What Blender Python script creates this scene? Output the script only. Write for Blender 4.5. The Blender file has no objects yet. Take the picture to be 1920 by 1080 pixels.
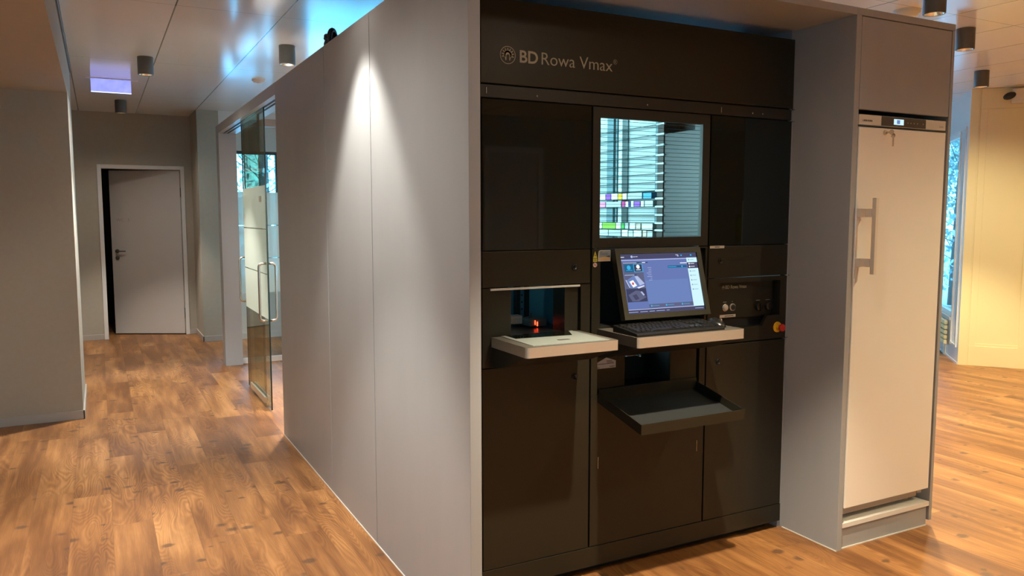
import bpy, bmesh, math, random
from mathutils import Vector, Matrix
random.seed(7)
PI = math.pi
SC = bpy.context.scene
COL = SC.collection

# ------------------------------------------------------------------ materials
def new_mat(name):
    m = bpy.data.materials.new(name); m.use_nodes = True
    nt = m.node_tree; nt.nodes.clear()
    out = nt.nodes.new('ShaderNodeOutputMaterial')
    return m, nt, out

def N(nt, t, **kw):
    n = nt.nodes.new(t)
    for k, v in kw.items(): setattr(n, k, v)
    return n

def math_(nt, op, a, b=None, c=None):
    n = nt.nodes.new('ShaderNodeMath'); n.operation = op
    for i, v in enumerate((a, b, c)):
        if v is None: continue
        if hasattr(v, 'links') or hasattr(v, 'is_linked'): nt.links.new(v, n.inputs[i])
        else: n.inputs[i].default_value = v
    return n.outputs[0]

def pbr(name, col, rough=.5, metal=0., var=.04, scale=6., bump=0., bscale=300., ior=1.5, coat=0., stretch=(1, 1, 1), rvar=0.):
    """plain painted / metal surface with faint procedural variation"""
    m, nt, out = new_mat(name)
    b = N(nt, 'ShaderNodeBsdfPrincipled')
    tc = N(nt, 'ShaderNodeTexCoord'); mp = N(nt, 'ShaderNodeMapping'); mp.inputs['Scale'].default_value = stretch
    nt.links.new(tc.outputs['Object'], mp.inputs[0])
    nz = N(nt, 'ShaderNodeTexNoise'); nz.inputs['Scale'].default_value = scale; nz.inputs['Detail'].default_value = 3
    nt.links.new(mp.outputs[0], nz.inputs['Vector'])
    mix = N(nt, 'ShaderNodeMix', data_type='RGBA')
    c = Vector(col[:3])
    mix.inputs[6].default_value = (*(c * (1 - var)), 1); mix.inputs[7].default_value = (*[min(1, v * (1 + var)) for v in c], 1)
    nt.links.new(nz.outputs[0], mix.inputs[0]); nt.links.new(mix.outputs[2], b.inputs['Base Color'])
    b.inputs['Roughness'].default_value = rough; b.inputs['Metallic'].default_value = metal
    b.inputs['IOR'].default_value = ior; b.inputs['Coat Weight'].default_value = coat; b.inputs['Coat Roughness'].default_value = .08
    if rvar:
        r = math_(nt, 'MULTIPLY_ADD', nz.outputs[0], rvar, rough - rvar / 2); nt.links.new(r, b.inputs['Roughness'])
    if bump:
        n2 = N(nt, 'ShaderNodeTexNoise'); n2.inputs['Scale'].default_value = bscale; nt.links.new(mp.outputs[0], n2.inputs['Vector'])
        bp = N(nt, 'ShaderNodeBump'); bp.inputs['Strength'].default_value = bump; bp.inputs['Distance'].default_value = .001
        nt.links.new(n2.outputs[0], bp.inputs['Height']); nt.links.new(bp.outputs[0], b.inputs['Normal'])
    nt.links.new(b.outputs[0], out.inputs[0]); return m

def emis(name, col, s=1.):
    m, nt, out = new_mat(name)
    e = N(nt, 'ShaderNodeEmission'); e.inputs[0].default_value = (*col, 1); e.inputs[1].default_value = s
    nt.links.new(e.outputs[0], out.inputs[0]); return m

def thin_glass(name, tint=(.9, .95, .92), refl_ior=1.5, rough=.0, body=None, bodyw=0.):
    m, nt, out = new_mat(name)
    t = N(nt, 'ShaderNodeBsdfTransparent'); t.inputs[0].default_value = (*tint, 1)
    g = N(nt, 'ShaderNodeBsdfGlossy'); g.inputs['Roughness'].default_value = rough
    f = N(nt, 'ShaderNodeFresnel'); f.inputs[0].default_value = refl_ior
    # both faces of a pane must use the same fresnel, whichever way they face
    geo = N(nt, 'ShaderNodeNewGeometry')
    mx = N(nt, 'ShaderNodeMixShader')
    dot = N(nt, 'ShaderNodeVectorMath', operation='DOT_PRODUCT')
    nt.links.new(geo.outputs['Normal'], dot.inputs[0]); nt.links.new(geo.outputs['Incoming'], dot.inputs[1])
    a = math_(nt, 'ABSOLUTE', dot.outputs['Value']); inv = math_(nt, 'SUBTRACT', 1., a)
    p = math_(nt, 'POWER', inv, 5.); r = math_(nt, 'MULTIPLY_ADD', p, .92, .045)
    nt.links.new(r, mx.inputs[0]); nt.nodes.remove(f)
    nt.links.new(t.outputs[0], mx.inputs[1]); nt.links.new(g.outputs[0], mx.inputs[2])
    last = mx.outputs[0]
    if body:
        d = N(nt, 'ShaderNodeBsdfDiffuse'); d.inputs[0].default_value = (*body, 1)
        tr = N(nt, 'ShaderNodeBsdfTranslucent'); tr.inputs[0].default_value = (*body, 1)
        m1 = N(nt, 'ShaderNodeMixShader'); m1.inputs[0].default_value = .5
        nt.links.new(d.outputs[0], m1.inputs[1]); nt.links.new(tr.outputs[0], m1.inputs[2])
        m2 = N(nt, 'ShaderNodeMixShader'); m2.inputs[0].default_value = bodyw
        nt.links.new(last, m2.inputs[1]); nt.links.new(m1.outputs[0], m2.inputs[2]); last = m2.outputs[0]
    nt.links.new(last, out.inputs[0]); return m

def mk_floor():
    m, nt, out = new_mat('oak_planks')
    L = nt.links.new
    b = N(nt, 'ShaderNodeBsdfPrincipled')
    tc = N(nt, 'ShaderNodeTexCoord'); sp = N(nt, 'ShaderNodeSeparateXYZ'); L(tc.outputs['Object'], sp.inputs[0])
    X, Y = sp.outputs[0], sp.outputs[1]
    PW, PL = .178, 1.22
    u = math_(nt, 'DIVIDE', X, PW); row = math_(nt, 'FLOOR', u)
    wn = N(nt, 'ShaderNodeTexWhiteNoise', noise_dimensions='1D'); L(row, wn.inputs['W'])
    v = math_(nt, 'ADD', math_(nt, 'DIVIDE', Y, PL), wn.outputs['Value']); idx = math_(nt, 'FLOOR', v)
    cid = N(nt, 'ShaderNodeCombineXYZ'); L(row, cid.inputs[0]); L(idx, cid.inputs[1])
    w2 = N(nt, 'ShaderNodeTexWhiteNoise', noise_dimensions='2D'); L(cid.outputs[0], w2.inputs['Vector'])
    rnd = w2.outputs['Value']; rc = N(nt, 'ShaderNodeSeparateColor'); L(w2.outputs['Color'], rc.inputs[0])
    # plank-local coordinates, shifted per plank
    gx = math_(nt, 'MULTIPLY_ADD', rnd, 37., X); gy = math_(nt, 'MULTIPLY_ADD', rc.outputs[1], 53., Y)
    def vec(sx, sy, z=0.):
        c = N(nt, 'ShaderNodeCombineXYZ'); L(math_(nt, 'MULTIPLY', gx, sx), c.inputs[0]); L(math_(nt, 'MULTIPLY', gy, sy), c.inputs[1])
        c.inputs[2].default_value = z; return c.outputs[0]
    def noise(vv, s, d=3., dist=0.):
        n = N(nt, 'ShaderNodeTexNoise'); n.inputs['Scale'].default_value = s; n.inputs['Detail'].default_value = d; n.inputs['Distortion'].default_value = dist
        L(vv, n.inputs['Vector']); return n.outputs[0]
    # cathedral rings: contour lines of a smooth field
    fld = noise(vec(6., 1.15), 1., 1.5, .35)
    rings = math_(nt, 'SINE', math_(nt, 'MULTIPLY', fld, 190.))
    ringw = noise(vec(2.5, .9, 3.), 1., 1.)
    ringm = math_(nt, 'SMOOTH_MIN', math_(nt, 'MULTIPLY', math_(nt, 'SUBTRACT', ringw, .46), 6.), 1., .1)
    ringm = math_(nt, 'MAXIMUM', ringm, .12)
    big = noise(vec(4.5, .8, 7.), 1., 4., .6)
    fine = noise(vec(190., 6.), 1., 3.)
    mid = noise(vec(30., 2.2, 5.), 1., 4., .4)
    t = math_(nt, 'MULTIPLY_ADD', rnd, .13, math_(nt, 'MULTIPLY', big, 1.25))
    t = math_(nt, 'ADD', t, math_(nt, 'MULTIPLY', math_(nt, 'MULTIPLY', rings, ringm), .085))
    t = math_(nt, 'ADD', t, math_(nt, 'MULTIPLY', math_(nt, 'SUBTRACT', fine, .5), .22))
    t = math_(nt, 'ADD', t, math_(nt, 'MULTIPLY', math_(nt, 'SUBTRACT', mid, .5), .60))
    t = math_(nt, 'SUBTRACT', t, .20)
    cr = N(nt, 'ShaderNodeValToRGB'); L(t, cr.inputs[0])
    e = cr.color_ramp.elements
    e[0].position = .12; e[0].color = (.120, .046, .016, 1)
    e[1].position = .88; e[1].color = (.50, .245, .085, 1)
    x = e.new(.36); x.color = (.190, .077, .024, 1)
    x = e.new(.58); x.color = (.305, .134, .042, 1)
    # knots: sparse dark eyes, drawn out along X like in the photograph
    kv = N(nt, 'ShaderNodeTexVoronoi'); kv.inputs['Scale'].default_value = 1.; kv.inputs['Randomness'].default_value = 1.
    L(vec(7.5, 9.5, 1.), kv.inputs['Vector'])
    kn = noise(vec(40., 90.), 1., 2.)
    kd = math_(nt, 'ADD', kv.outputs['Distance'], math_(nt, 'MULTIPLY', math_(nt, 'SUBTRACT', kn, .5), .16))
    ks = N(nt, 'ShaderNodeSeparateColor'); L(kv.outputs['Color'], ks.inputs[0])
    keep = math_(nt, 'GREATER_THAN', ks.outputs[0], .45)
    rad = math_(nt, 'MULTIPLY_ADD', ks.outputs[1], .20, .12)
    kk = math_(nt, 'SUBTRACT', 1., math_(nt, 'DIVIDE', kd, rad)); kk = math_(nt, 'MULTIPLY', kk, 2.2)
    kk = math_(nt, 'MINIMUM', math_(nt, 'MAXIMUM', kk, 0.), 1.); kk = math_(nt, 'MULTIPLY', math_(nt, 'MULTIPLY', kk, keep), .72)
    m1 = N(nt, 'ShaderNodeMix', data_type='RGBA'); L(kk, m1.inputs[0]); L(cr.outputs[0], m1.inputs[6]); m1.inputs[7].default_value = (.075, .042, .026, 1)
    # joints
    fu = math_(nt, 'SUBTRACT', u, row); fv = math_(nt, 'SUBTRACT', v, idx)
    du = math_(nt, 'MULTIPLY', math_(nt, 'MINIMUM', fu, math_(nt, 'SUBTRACT', 1., fu)), PW)
    dv = math_(nt, 'MULTIPLY', math_(nt, 'MINIMUM', fv, math_(nt, 'SUBTRACT', 1., fv)), PL)
    d = math_(nt, 'MINIMUM', du, dv); j = math_(nt, 'LESS_THAN', d, .0011)
    m2 = N(nt, 'ShaderNodeMix', data_type='RGBA'); L(math_(nt, 'MULTIPLY', j, .35), m2.inputs[0]); L(m1.outputs[2], m2.inputs[6]); m2.inputs[7].default_value = (.10, .05, .022, 1)
    L(m2.outputs[2], b.inputs['Base Color'])
    r = math_(nt, 'MULTIPLY_ADD', mid, .16, .36); L(r, b.inputs['Roughness'])
    b.inputs['Specular IOR Level'].default_value = .42
    bp = N(nt, 'ShaderNodeBump'); bp.inputs['Strength'].default_value = .18; bp.inputs['Distance'].default_value = .002
    L(fine, bp.inputs['Height']); L(bp.outputs[0], b.inputs['Normal'])
    L(b.outputs[0], out.inputs[0]); return m

def mk_ceiling():
    m, nt, out = new_mat('ceiling_panels'); L = nt.links.new
    b = N(nt, 'ShaderNodeBsdfPrincipled')
    tc = N(nt, 'ShaderNodeTexCoord'); sp = N(nt, 'ShaderNodeSeparateXYZ'); L(tc.outputs['Object'], sp.inputs[0])
    def seam(c, off, per, w):
        f = math_(nt, 'FRACT', math_(nt, 'DIVIDE', math_(nt, 'SUBTRACT', c, off), per))
        d = math_(nt, 'MULTIPLY', math_(nt, 'MINIMUM', f, math_(nt, 'SUBTRACT', 1., f)), per)
        return math_(nt, 'LESS_THAN', d, w)
    s1 = seam(sp.outputs[0], -.15, .605, .0042); s2 = seam(sp.outputs[1], 5.09, 1.96, .0028)
    s = math_(nt, 'MAXIMUM', math_(nt, 'MULTIPLY', s1, .85), math_(nt, 'MULTIPLY', s2, .5))
    mx = N(nt, 'ShaderNodeMix', data_type='RGBA'); L(s, mx.inputs[0]); mx.inputs[6].default_value = (.88, .86, .82, 1); mx.inputs[7].default_value = (.06, .05, .045, 1)
    L(mx.outputs[2], b.inputs['Base Color'])
    b.inputs['Roughness'].default_value = .17; b.inputs['IOR'].default_value = 2.2
    nz = N(nt, 'ShaderNodeTexNoise'); nz.inputs['Scale'].default_value = 1.6; nz.inputs['Detail'].default_value = 1
    L(tc.outputs['Object'], nz.inputs['Vector'])
    bp = N(nt, 'ShaderNodeBump'); bp.inputs['Strength'].default_value = .25; bp.inputs['Distance'].default_value = .012
    L(nz.outputs[0], bp.inputs['Height']); L(bp.outputs[0], b.inputs['Normal'])
    L(b.outputs[0], out.inputs[0]); return m

M = {}
M['floor'] = mk_floor()
M['ceiling'] = mk_ceiling()
M['laminate'] = pbr('grey_laminate', (.358, .368, .368), .42, var=.05, scale=9, bump=.12, bscale=180, stretch=(1, 1, .25))
M['laminate_dark'] = pbr('grey_laminate_inner', (.345, .345, .35), .45, var=.04, scale=9, bump=.1, bscale=180)
M['plaster'] = pbr('beige_wallpaper', (.41, .365, .285), .7, var=.05, scale=30, bump=.35, bscale=260)
M['bulk'] = pbr('beige_plaster', (.42, .355, .27), .75, var=.03, scale=20, bump=.2, bscale=300)
M['base'] = pbr('baseboard_grey', (.42, .38, .33), .4)
M['white'] = pbr('white_paint', (.74, .71, .66), .4, var=.02)
M['door_white'] = pbr('door_laminate', (.60, .55, .50), .4, var=.03)
M['cream_gloss'] = pbr('cream_gloss_panel', (.80, .71, .42), .25, var=.02, scale=2)
M['white_gloss'] = pbr('white_gloss_panel', (.80, .78, .78), .08, var=.02, coat=.6)
M['mach'] = pbr('olive_black_powder', (.0205, .0175, .0100), .40, metal=.25, var=.08, scale=40, bump=.15, bscale=900)
M['mach_dark'] = pbr('olive_black_inner', (.014, .0125, .008), .5, var=.06)
M['black'] = pbr('matt_black', (.006, .006, .006), .6)
M['black_gloss'] = pbr('black_plastic', (.008, .008, .0075), .30, rvar=.1, scale=60)
M['black_glass'] = pbr('black_glass', (.004, .005, .003), .03, var=.1, ior=1.52)
M['steel'] = pbr('brushed_steel', (.66, .58, .48), .36, metal=.75, var=.05, scale=14, stretch=(1, 1, 30), rvar=.1)
M['handle'] = pbr('satin_handle', (.74, .67, .55), .32, metal=.0)
M['chrome'] = pbr('satin_steel', (.62, .55, .49), .25, metal=.95, var=.03)
M['grey_pad'] = pbr('grey_plate', (.19, .21, .185), .5, var=.05)
M['tray_top'] = pbr('dark_grey_top', (.075, .068, .055), .45, var=.05)
M['rubber'] = pbr('tray_mat', (.006, .0075, .007), .8, var=.2, scale=400)
M['teal'] = pbr('teal_panel', (.07, .17, .20), .5)
M['fridge'] = pbr('fridge_white', (.86, .82, .73), .2, var=.01)
M['fridge_trim'] = pbr('fridge_trim', (.70, .66, .58), .18, var=.01, coat=.4)
M['fridge_grey'] = pbr('fridge_grey', (.40, .37, .32), .4)
M['lamp_body'] = pbr('lamp_grey', (.105, .098, .085), .42, var=.05, scale=30)
M['reflector'] = pbr('lamp_reflector', (.8, .74, .66), .2, metal=.9)
M['bulb'] = emis('lamp_glow', (1., .82, .58), 7.)
M['yellow'] = pbr('yellow_plastic', (.75, .42, .01), .4)
M['yellow_sign'] = pbr('yellow_sign', (.55, .50, .05), .5)
M['red'] = pbr('red_plastic', (.55, .018, .012), .3)
M['red_led'] = emis('red_led', (1., .06, .02), 3.)
M['paper'] = pbr('label_white', (.55, .50, .43), .6)
M['paper_blue'] = pbr('label_bluegrey', (.26, .30, .31), .5)
M['orange_print'] = pbr('label_orange', (.62, .38, .16), .5)
M['navy_print'] = pbr('label_navy', (.03, .03, .09), .5)
M['ink'] = pbr('ink_dark', (.03, .028, .025), .6)
M['logo'] = pbr('logo_grey', (.33, .285, .20), .55)
M['glass_door'] = thin_glass('green_tinted_glass', (.88, .93, .84))
M['glass_edge'] = pbr('glass_edge', (.008, .028, .024), .1)
M['glass_clear'] = thin_glass('clear_glass', (.93, .97, .96))
M['frost'] = thin_glass('frosted_film', (.92, .97, .93), body=(.80, .86, .80), bodyw=.82)
M['win_glass'] = thin_glass('window_glass', (.76, .93, .98))
M['shelf_glass'] = pbr('shelf_glass_edge', (.01, .05, .06), .15)
M['int_white'] = pbr('machine_lining', (.62, .74, .76), .5)
M['int_grey'] = pbr('machine_side_plate', (.020, .027, .032), .4, metal=.0)
M['int_mid'] = pbr('machine_post', (.14, .26, .30), .4)
M['int_dark'] = pbr('machine_dark_plate', (.10, .12, .13), .5)
M['int_brown'] = pbr('machine_rail', (.020, .015, .014), .5)
M['led_cool'] = emis('cool_led', (.62, .95, 1.), 5.)
M['snow'] = pbr('snow', (.75, .82, .88), .8, var=.15, scale=1.)
M['bark'] = pbr('bark', (.05, .045, .04), .9)
M['leaf_dark'] = pbr('leaf_dark', (.24, .34, .33), .8, var=.4)
M['leaf_frost'] = pbr('leaf_frosted', (.5, .62, .62), .8, var=.3)
M['dark_frame'] = pbr('dark_window_frame', (.035, .04, .045), .4)
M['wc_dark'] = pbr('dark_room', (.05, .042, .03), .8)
M['aed'] = pbr('olive_yellow_box', (.45, .42, .04), .5)
M['cable'] = pbr('black_cable', (.005, .006, .012), .5)
def emis_tex(name, c1, c2, s, scale=6.):
    m, nt, out = new_mat(name)
    e = N(nt, 'ShaderNodeEmission'); e.inputs[1].default_value = s
    tc = N(nt, 'ShaderNodeTexCoord'); nz = N(nt, 'ShaderNodeTexNoise'); nz.inputs['Scale'].default_value = scale
    nt.links.new(tc.outputs['Object'], nz.inputs['Vector'])
    mx = N(nt, 'ShaderNodeMix', data_type='RGBA'); mx.inputs[6].default_value = (*c1, 1); mx.inputs[7].default_value = (*c2, 1)
    nt.links.new(nz.outputs[0], mx.inputs[0]); nt.links.new(mx.outputs[2], e.inputs[0]); nt.links.new(e.outputs[0], out.inputs[0]); return m
M['exit'] = emis_tex('exit_glow', (.20, .24, .85), (.42, .44, .98), .7, 14.)
M['exit_edge'] = emis('exit_edge_glow', (.45, .55, 1.), 2.2)
# screen colours
for k, c, s in (('s_bg', (.13, .18, .42), 1.), ('s_bar', (.065, .065, .13), 1.), ('s_line', (.75, .75, .95), 1.), ('s_side', (.60, .86, .95), 1.),
                ('s_dark', (.05, .055, .11), 1.), ('s_cyan', (.05, .42, .75), 1.), ('s_white', (.9, .9, .95), 1.), ('s_grey', (.11, .12, .21), 1.),
                ('s_red', (.6, .12, .12), 1.), ('s_text', (.42, .48, .72), 1.), ('s_side_text', (.25, .42, .50), 1.), ('s_bg2', (.145, .215, .47), 1.), ('s_cyan2', (.02, .12, .25), 1.)):
    M[k] = emis(k, c, s * .60)

# ------------------------------------------------------------------ mesh helpers
def bm_box(bm, x0, x1, y0, y1, z0, z1, bev=0., seg=2, mi=0):
    vs = [bm.verts.new(p) for p in ((x0, y0, z0), (x1, y0, z0), (x1, y1, z0), (x0, y1, z0), (x0, y0, z1), (x1, y0, z1), (x1, y1, z1), (x0, y1, z1))]
    fs = [bm.faces.new([vs[i] for i in f]) for f in ((0, 3, 2, 1), (4, 5, 6, 7), (0, 1, 5, 4), (1, 2, 6, 5), (2, 3, 7, 6), (3, 0, 4, 7))]
    for f in fs: f.material_index = mi
    if bev > 0:
        es = list({e for f in fs for e in f.edges})
        r = bmesh.ops.bevel(bm, geom=es, offset=bev, segments=seg, affect='EDGES', profile=.5, material=mi)
    return bm

def bm_prism(bm, pts, y0, y1, axis='Y', mi=0, bev=0.):
    """polygon pts in the plane across `axis`, extruded from y0 to y1"""
    def P(a, b, t):
        return {'Y': (a, t, b), 'X': (t, a, b), 'Z': (a, b, t)}[axis]
    A = [bm.verts.new(P(a, b, y0)) for a, b in pts]; B = [bm.verts.new(P(a, b, y1)) for a, b in pts]
    n = len(pts); fs = [bm.faces.new(A), bm.faces.new(B[::-1])]
    for i in range(n): fs.append(bm.faces.new((A[i], B[i], B[(i + 1) % n], A[(i + 1) % n])))
    for f in fs: f.material_index = mi
    if bev: bmesh.ops.bevel(bm, geom=list({e for f in fs for e in f.edges}), offset=bev, segments=2, affect='EDGES', profile=.5, material=mi)
    return bm

def bm_cyl(bm, c, r0, r1, h, seg=28, axis='Z', cap=True, mi=0):
    rot = {'Z': Matrix.Identity(4), 'Y': Matrix.Rotation(PI / 2, 4, 'X'), 'X': Matrix.Rotation(PI / 2, 4, 'Y')}[axis]
    r = bmesh.ops.create_cone(bm, cap_ends=cap, segments=seg, radius1=r0, radius2=r1, depth=h, matrix=Matrix.Translation(c) @ rot)
    for v in r['verts']:
        for f in v.link_faces: f.material_index = mi
    return bm

def bm_lathe(bm, c, prof, seg=32, mi=0, axis='Z'):
    rings = []
    for r, z in prof:
        ring = []
        for i in range(seg):
            a = 2 * PI * i / seg
            p = (r * math.cos(a), r * math.sin(a), z)
            if axis == 'Y': p = (p[0], z, p[1])
            ring.append(bm.verts.new(Vector(c) + Vector(p)))
        rings.append(ring)
    for a, b in zip(rings, rings[1:]):
        for i in range(seg):
            f = bm.faces.new((a[i], a[(i + 1) % seg], b[(i + 1) % seg], b[i])); f.material_index = mi; f.smooth = True
    return bm

def bm_tube(bm, pts, r, seg=10, mi=0, cap=True):
    pts = [Vector(p) for p in pts]; rings = []
    up = Vector((0, 0, 1))
    for i, p in enumerate(pts):
        d = (pts[min(i + 1, len(pts) - 1)] - pts[max(i - 1, 0)]).normalized()
        a = d.cross(up)
        if a.length < .05: a = d.cross(Vector((1, 0, 0)))
        a.normalize(); b = d.cross(a).normalized()
        if rings:  # keep frames aligned
            if a.dot(last) < 0: a, b = -a, -b
        last = a
        rings.append([bm.verts.new(p + (a * math.cos(2 * PI * k / seg) + b * math.sin(2 * PI * k / seg)) * r) for k in range(seg)])
    for A, B in zip(rings, rings[1:]):
        best = min(range(seg), key=lambda s: (B[s].co - A[0].co).length)
        for k in range(seg):
            f = bm.faces.new((A[k], A[(k + 1) % seg], B[(k + 1 + best) % seg], B[(k + best) % seg])); f.smooth = True; f.material_index = mi
    if cap: bm.faces.new(rings[0][::-1]); bm.faces.new(rings[-1])
    return bm

def link(name, bm, mats, parent=None, smooth=False):
    me = bpy.data.meshes.new(name)
    bmesh.ops.recalc_face_normals(bm, faces=bm.faces[:])
    if smooth:
        for f in bm.faces: f.smooth = True
    bm.to_mesh(me); bm.free()
    if not isinstance(mats, (list, tuple)): mats = [mats]
    for m in mats: me.materials.append(M[m] if isinstance(m, str) else m)
    o = bpy.data.objects.new(name, me); COL.objects.link(o)
    if parent is not None:
        o.parent = parent
        w = Vector(parent.get('_w', (0, 0, 0)))
        me.transform(Matrix.Translation(-w)) if w.length else None
        if w.length: o['_w'] = parent['_w']
    return o

def tag(o, label=None, cat=None, group=None, kind=None):
    if label: o['label'] = label
    if cat: o['category'] = cat
    if group: o['group'] = group
    if kind: o['kind'] = kind
    return o

def thing(name, loc, label, cat, group=None):
    """an Empty at the base; its parts are written in world coordinates and shifted by link()"""
    o = bpy.data.objects.new(name, None); COL.objects.link(o); o.location = loc; o['_w'] = tuple(loc)
    o.empty_display_size = .05
    return tag(o, label, cat, group)

def box(name, x0, x1, y0, y1, z0, z1, mat, parent=None, bev=0., seg=2):
    return link(name, bm_box(bmesh.new(), x0, x1, y0, y1, z0, z1, bev, seg), mat, parent)

def pieces(name, boxes, mat, parent, bev=0.):
    return [box(name, *q, mat, parent, bev) for q in boxes]

def struct(name, *a, **k):
    o = box(name, *a, **k)
    if o.parent is None: o['kind'] = 'structure'
    return o

def text_bm(s, size, bold=0., align='LEFT', extr=.0004):
    cu = bpy.data.curves.new('t', 'FONT'); cu.body = s; cu.size = size; cu.align_x = align; cu.extrude = extr; cu.offset = bold; cu.resolution_u = 4
    o = bpy.data.objects.new('t', cu); COL.objects.link(o)
    dg = bpy.context.evaluated_depsgraph_get(); me = bpy.data.meshes.new_from_object(o.evaluated_get(dg))
    bm = bmesh.new(); bm.from_mesh(me)
    bpy.data.objects.remove(o); bpy.data.curves.remove(cu); bpy.data.meshes.remove(me)
    return bm

def fit_text(s, x0, x1, z0, z1, y, bold=0., extr=.0004, cap=None):
    """text standing in the XZ plane facing -Y, scaled to fill the box x0..x1, z0..z1"""
    bm = text_bm(s, 1., bold, extr=0.004)
    xs = [v.co.x for v in bm.verts]; ys = [v.co.y for v in bm.verts]
    a, b, c, d = min(xs), max(xs), min(ys), max(ys)
    for v in bm.verts:
        v.co = Vector((x0 + (v.co.x - a) / (b - a) * (x1 - x0), y - .0004 - v.co.z * .1, z0 + (v.co.y - c) / (d - c) * (z1 - z0)))
    return bm

# ================================================================= CAMERA
yaw, pitch, roll, FPX = 0.481843620, 0.0924087483, -0.000249082778, 1478.75851
cam = bpy.data.objects.new('camera', bpy.data.cameras.new('camera')); COL.objects.link(cam); SC.camera = cam
fwd = Vector((math.sin(yaw) * math.cos(pitch), math.cos(yaw) * math.cos(pitch), -math.sin(pitch)))
right = Vector((math.cos(yaw), -math.sin(yaw), 0)); up = right.cross(fwd)
r_ = right * math.cos(roll) + up * math.sin(roll); u_ = -right * math.sin(roll) + up * math.cos(roll)
mw = Matrix((r_, u_, -fwd)).transposed().to_4x4(); mw.translation = Vector((0, 0, 1.5)); cam.matrix_world = mw
cam.data.sensor_width = 36; cam.data.lens = FPX / 1920 * 36; cam.data.clip_start = .05; cam.data.clip_end = 200

# ================================================================= SHELL
ZC = 2.716
XW = 1.068     # left face of the enclosure
YB = 2.343     # front face of the enclosure and fridge cabinet
YM = 2.66      # front face of the machine
ZT = 2.37      # top of the enclosure
struct('floor', -4.6, 12.4, -3.6, 12.6, -.1, 0, 'floor')
struct('ceiling', -4.6, 12.4, -3.6, 12.6, ZC, ZC + .1, 'ceiling')
def wall_with_window(name, wn, axis, a0, a1, c0, c1, w0, w1, z0, z1):
    b = bmesh.new()
    def q(p0, p1, y0, y1, za, zb): bm_box(b, p0, p1, y0, y1, za, zb) if axis == 'X' else bm_box(b, y0, y1, p0, p1, za, zb)
    q(a0, w0, c0, c1, 0, ZC); q(w1, a1, c0, c1, 0, ZC); q(w0, w1, c0, c1, 0, z0); q(w0, w1, c0, c1, z1, ZC)
    o = link(name, b, 'plaster'); o['kind'] = 'structure'
    e = bpy.data.objects.new(wn, None); COL.objects.link(e); e['kind'] = 'structure'
    b = bmesh.new(); w = .05; m = (c0 + c1) / 2
    q(w0, w1, m - .03, m + .03, z0, z0 + w); q(w0, w1, m - .03, m + .03, z1 - w, z1); q(w0, w0 + w, m - .03, m + .03, z0 + w, z1 - w); q(w1 - w, w1, m - .03, m + .03, z0 + w, z1 - w)
    link('window_frame', b, 'white', e)
    b = bmesh.new(); q(w0 + w, w1 - w, m - .003, m + .003, z0 + w, z1 - w); link('pane', b, 'win_glass', e)
wall_with_window('wall_south', 'window_5', 'X', -4.6, 12.4, -3.6, -3.5, -2.8, -1.6, .8, 2.3)  # unseen window added behind the viewer for cool daylight fill
struct('wall_west', -4.6, -4.5, -3.5, 12.5, 0, ZC, 'plaster')
# near-left wall block and the lowered ceiling over its niche
struct('wall_left', -4.5, -.157, 6.54, 7.55, 0, ZC, 'plaster')
struct('ceiling_bulkhead', -4.5, -.157, -3.5, 6.54, ZT, ZC, 'bulk')
o = link('trim_1', bm_box(bmesh.new(), -.157, -.147, -3.5, 7.55, ZC - .05, ZC - .012), 'lamp_body'); o['kind'] = 'structure'
b = bmesh.new()
bm_box(b, -4.5, -.147, 6.528, 6.54, 0, .065, .002); bm_box(b, -.157, -.145, 6.528, 7.56, 0, .065, .002)
o = link('baseboard_left', b, 'base'); o['kind'] = 'structure'
# corridor end wall with the door opening
FX0, FX1, FZ = .012, .972, 2.10
YD = 10.65
struct('wall_north', -4.5, FX0, YD, YD + .12, 0, ZC, 'plaster')
struct('wall_north_east', FX1, 1.06, YD, YD + .12, 0, ZC, 'plaster')
struct('wall_north_over_door', FX0, FX1, YD, YD + .12, FZ, ZC, 'plaster')
b = bmesh.new()
bm_box(b, -4.5, FX0, YD - .012, YD, 0, .065, .002); bm_box(b, FX1, 1.048, YD - .012, YD, 0, .065, .002)
o = link('baseboard_north', b, 'base'); o['kind'] = 'structure'
# block between the corridor and the side room
struct('wall_corridor_east', 1.06, 1.30, 9.92, YD + .12, 0, ZC, 'plaster')
b = bmesh.new(); bm_box(b, 1.048, 1.06, 9.908, YD, 0, .065, .002); bm_box(b, 1.048, 1.30, 9.908, 9.92, 0, .065, .002)
o = link('baseboard_corridor', b, 'base'); o['kind'] = 'structure'
# dark WC behind the open door
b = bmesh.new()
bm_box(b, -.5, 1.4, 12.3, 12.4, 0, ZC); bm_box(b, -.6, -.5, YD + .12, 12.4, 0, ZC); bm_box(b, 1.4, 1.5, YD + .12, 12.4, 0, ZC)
o = link('wall_wc', b, 'wc_dark'); o['kind'] = 'structure'
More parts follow.
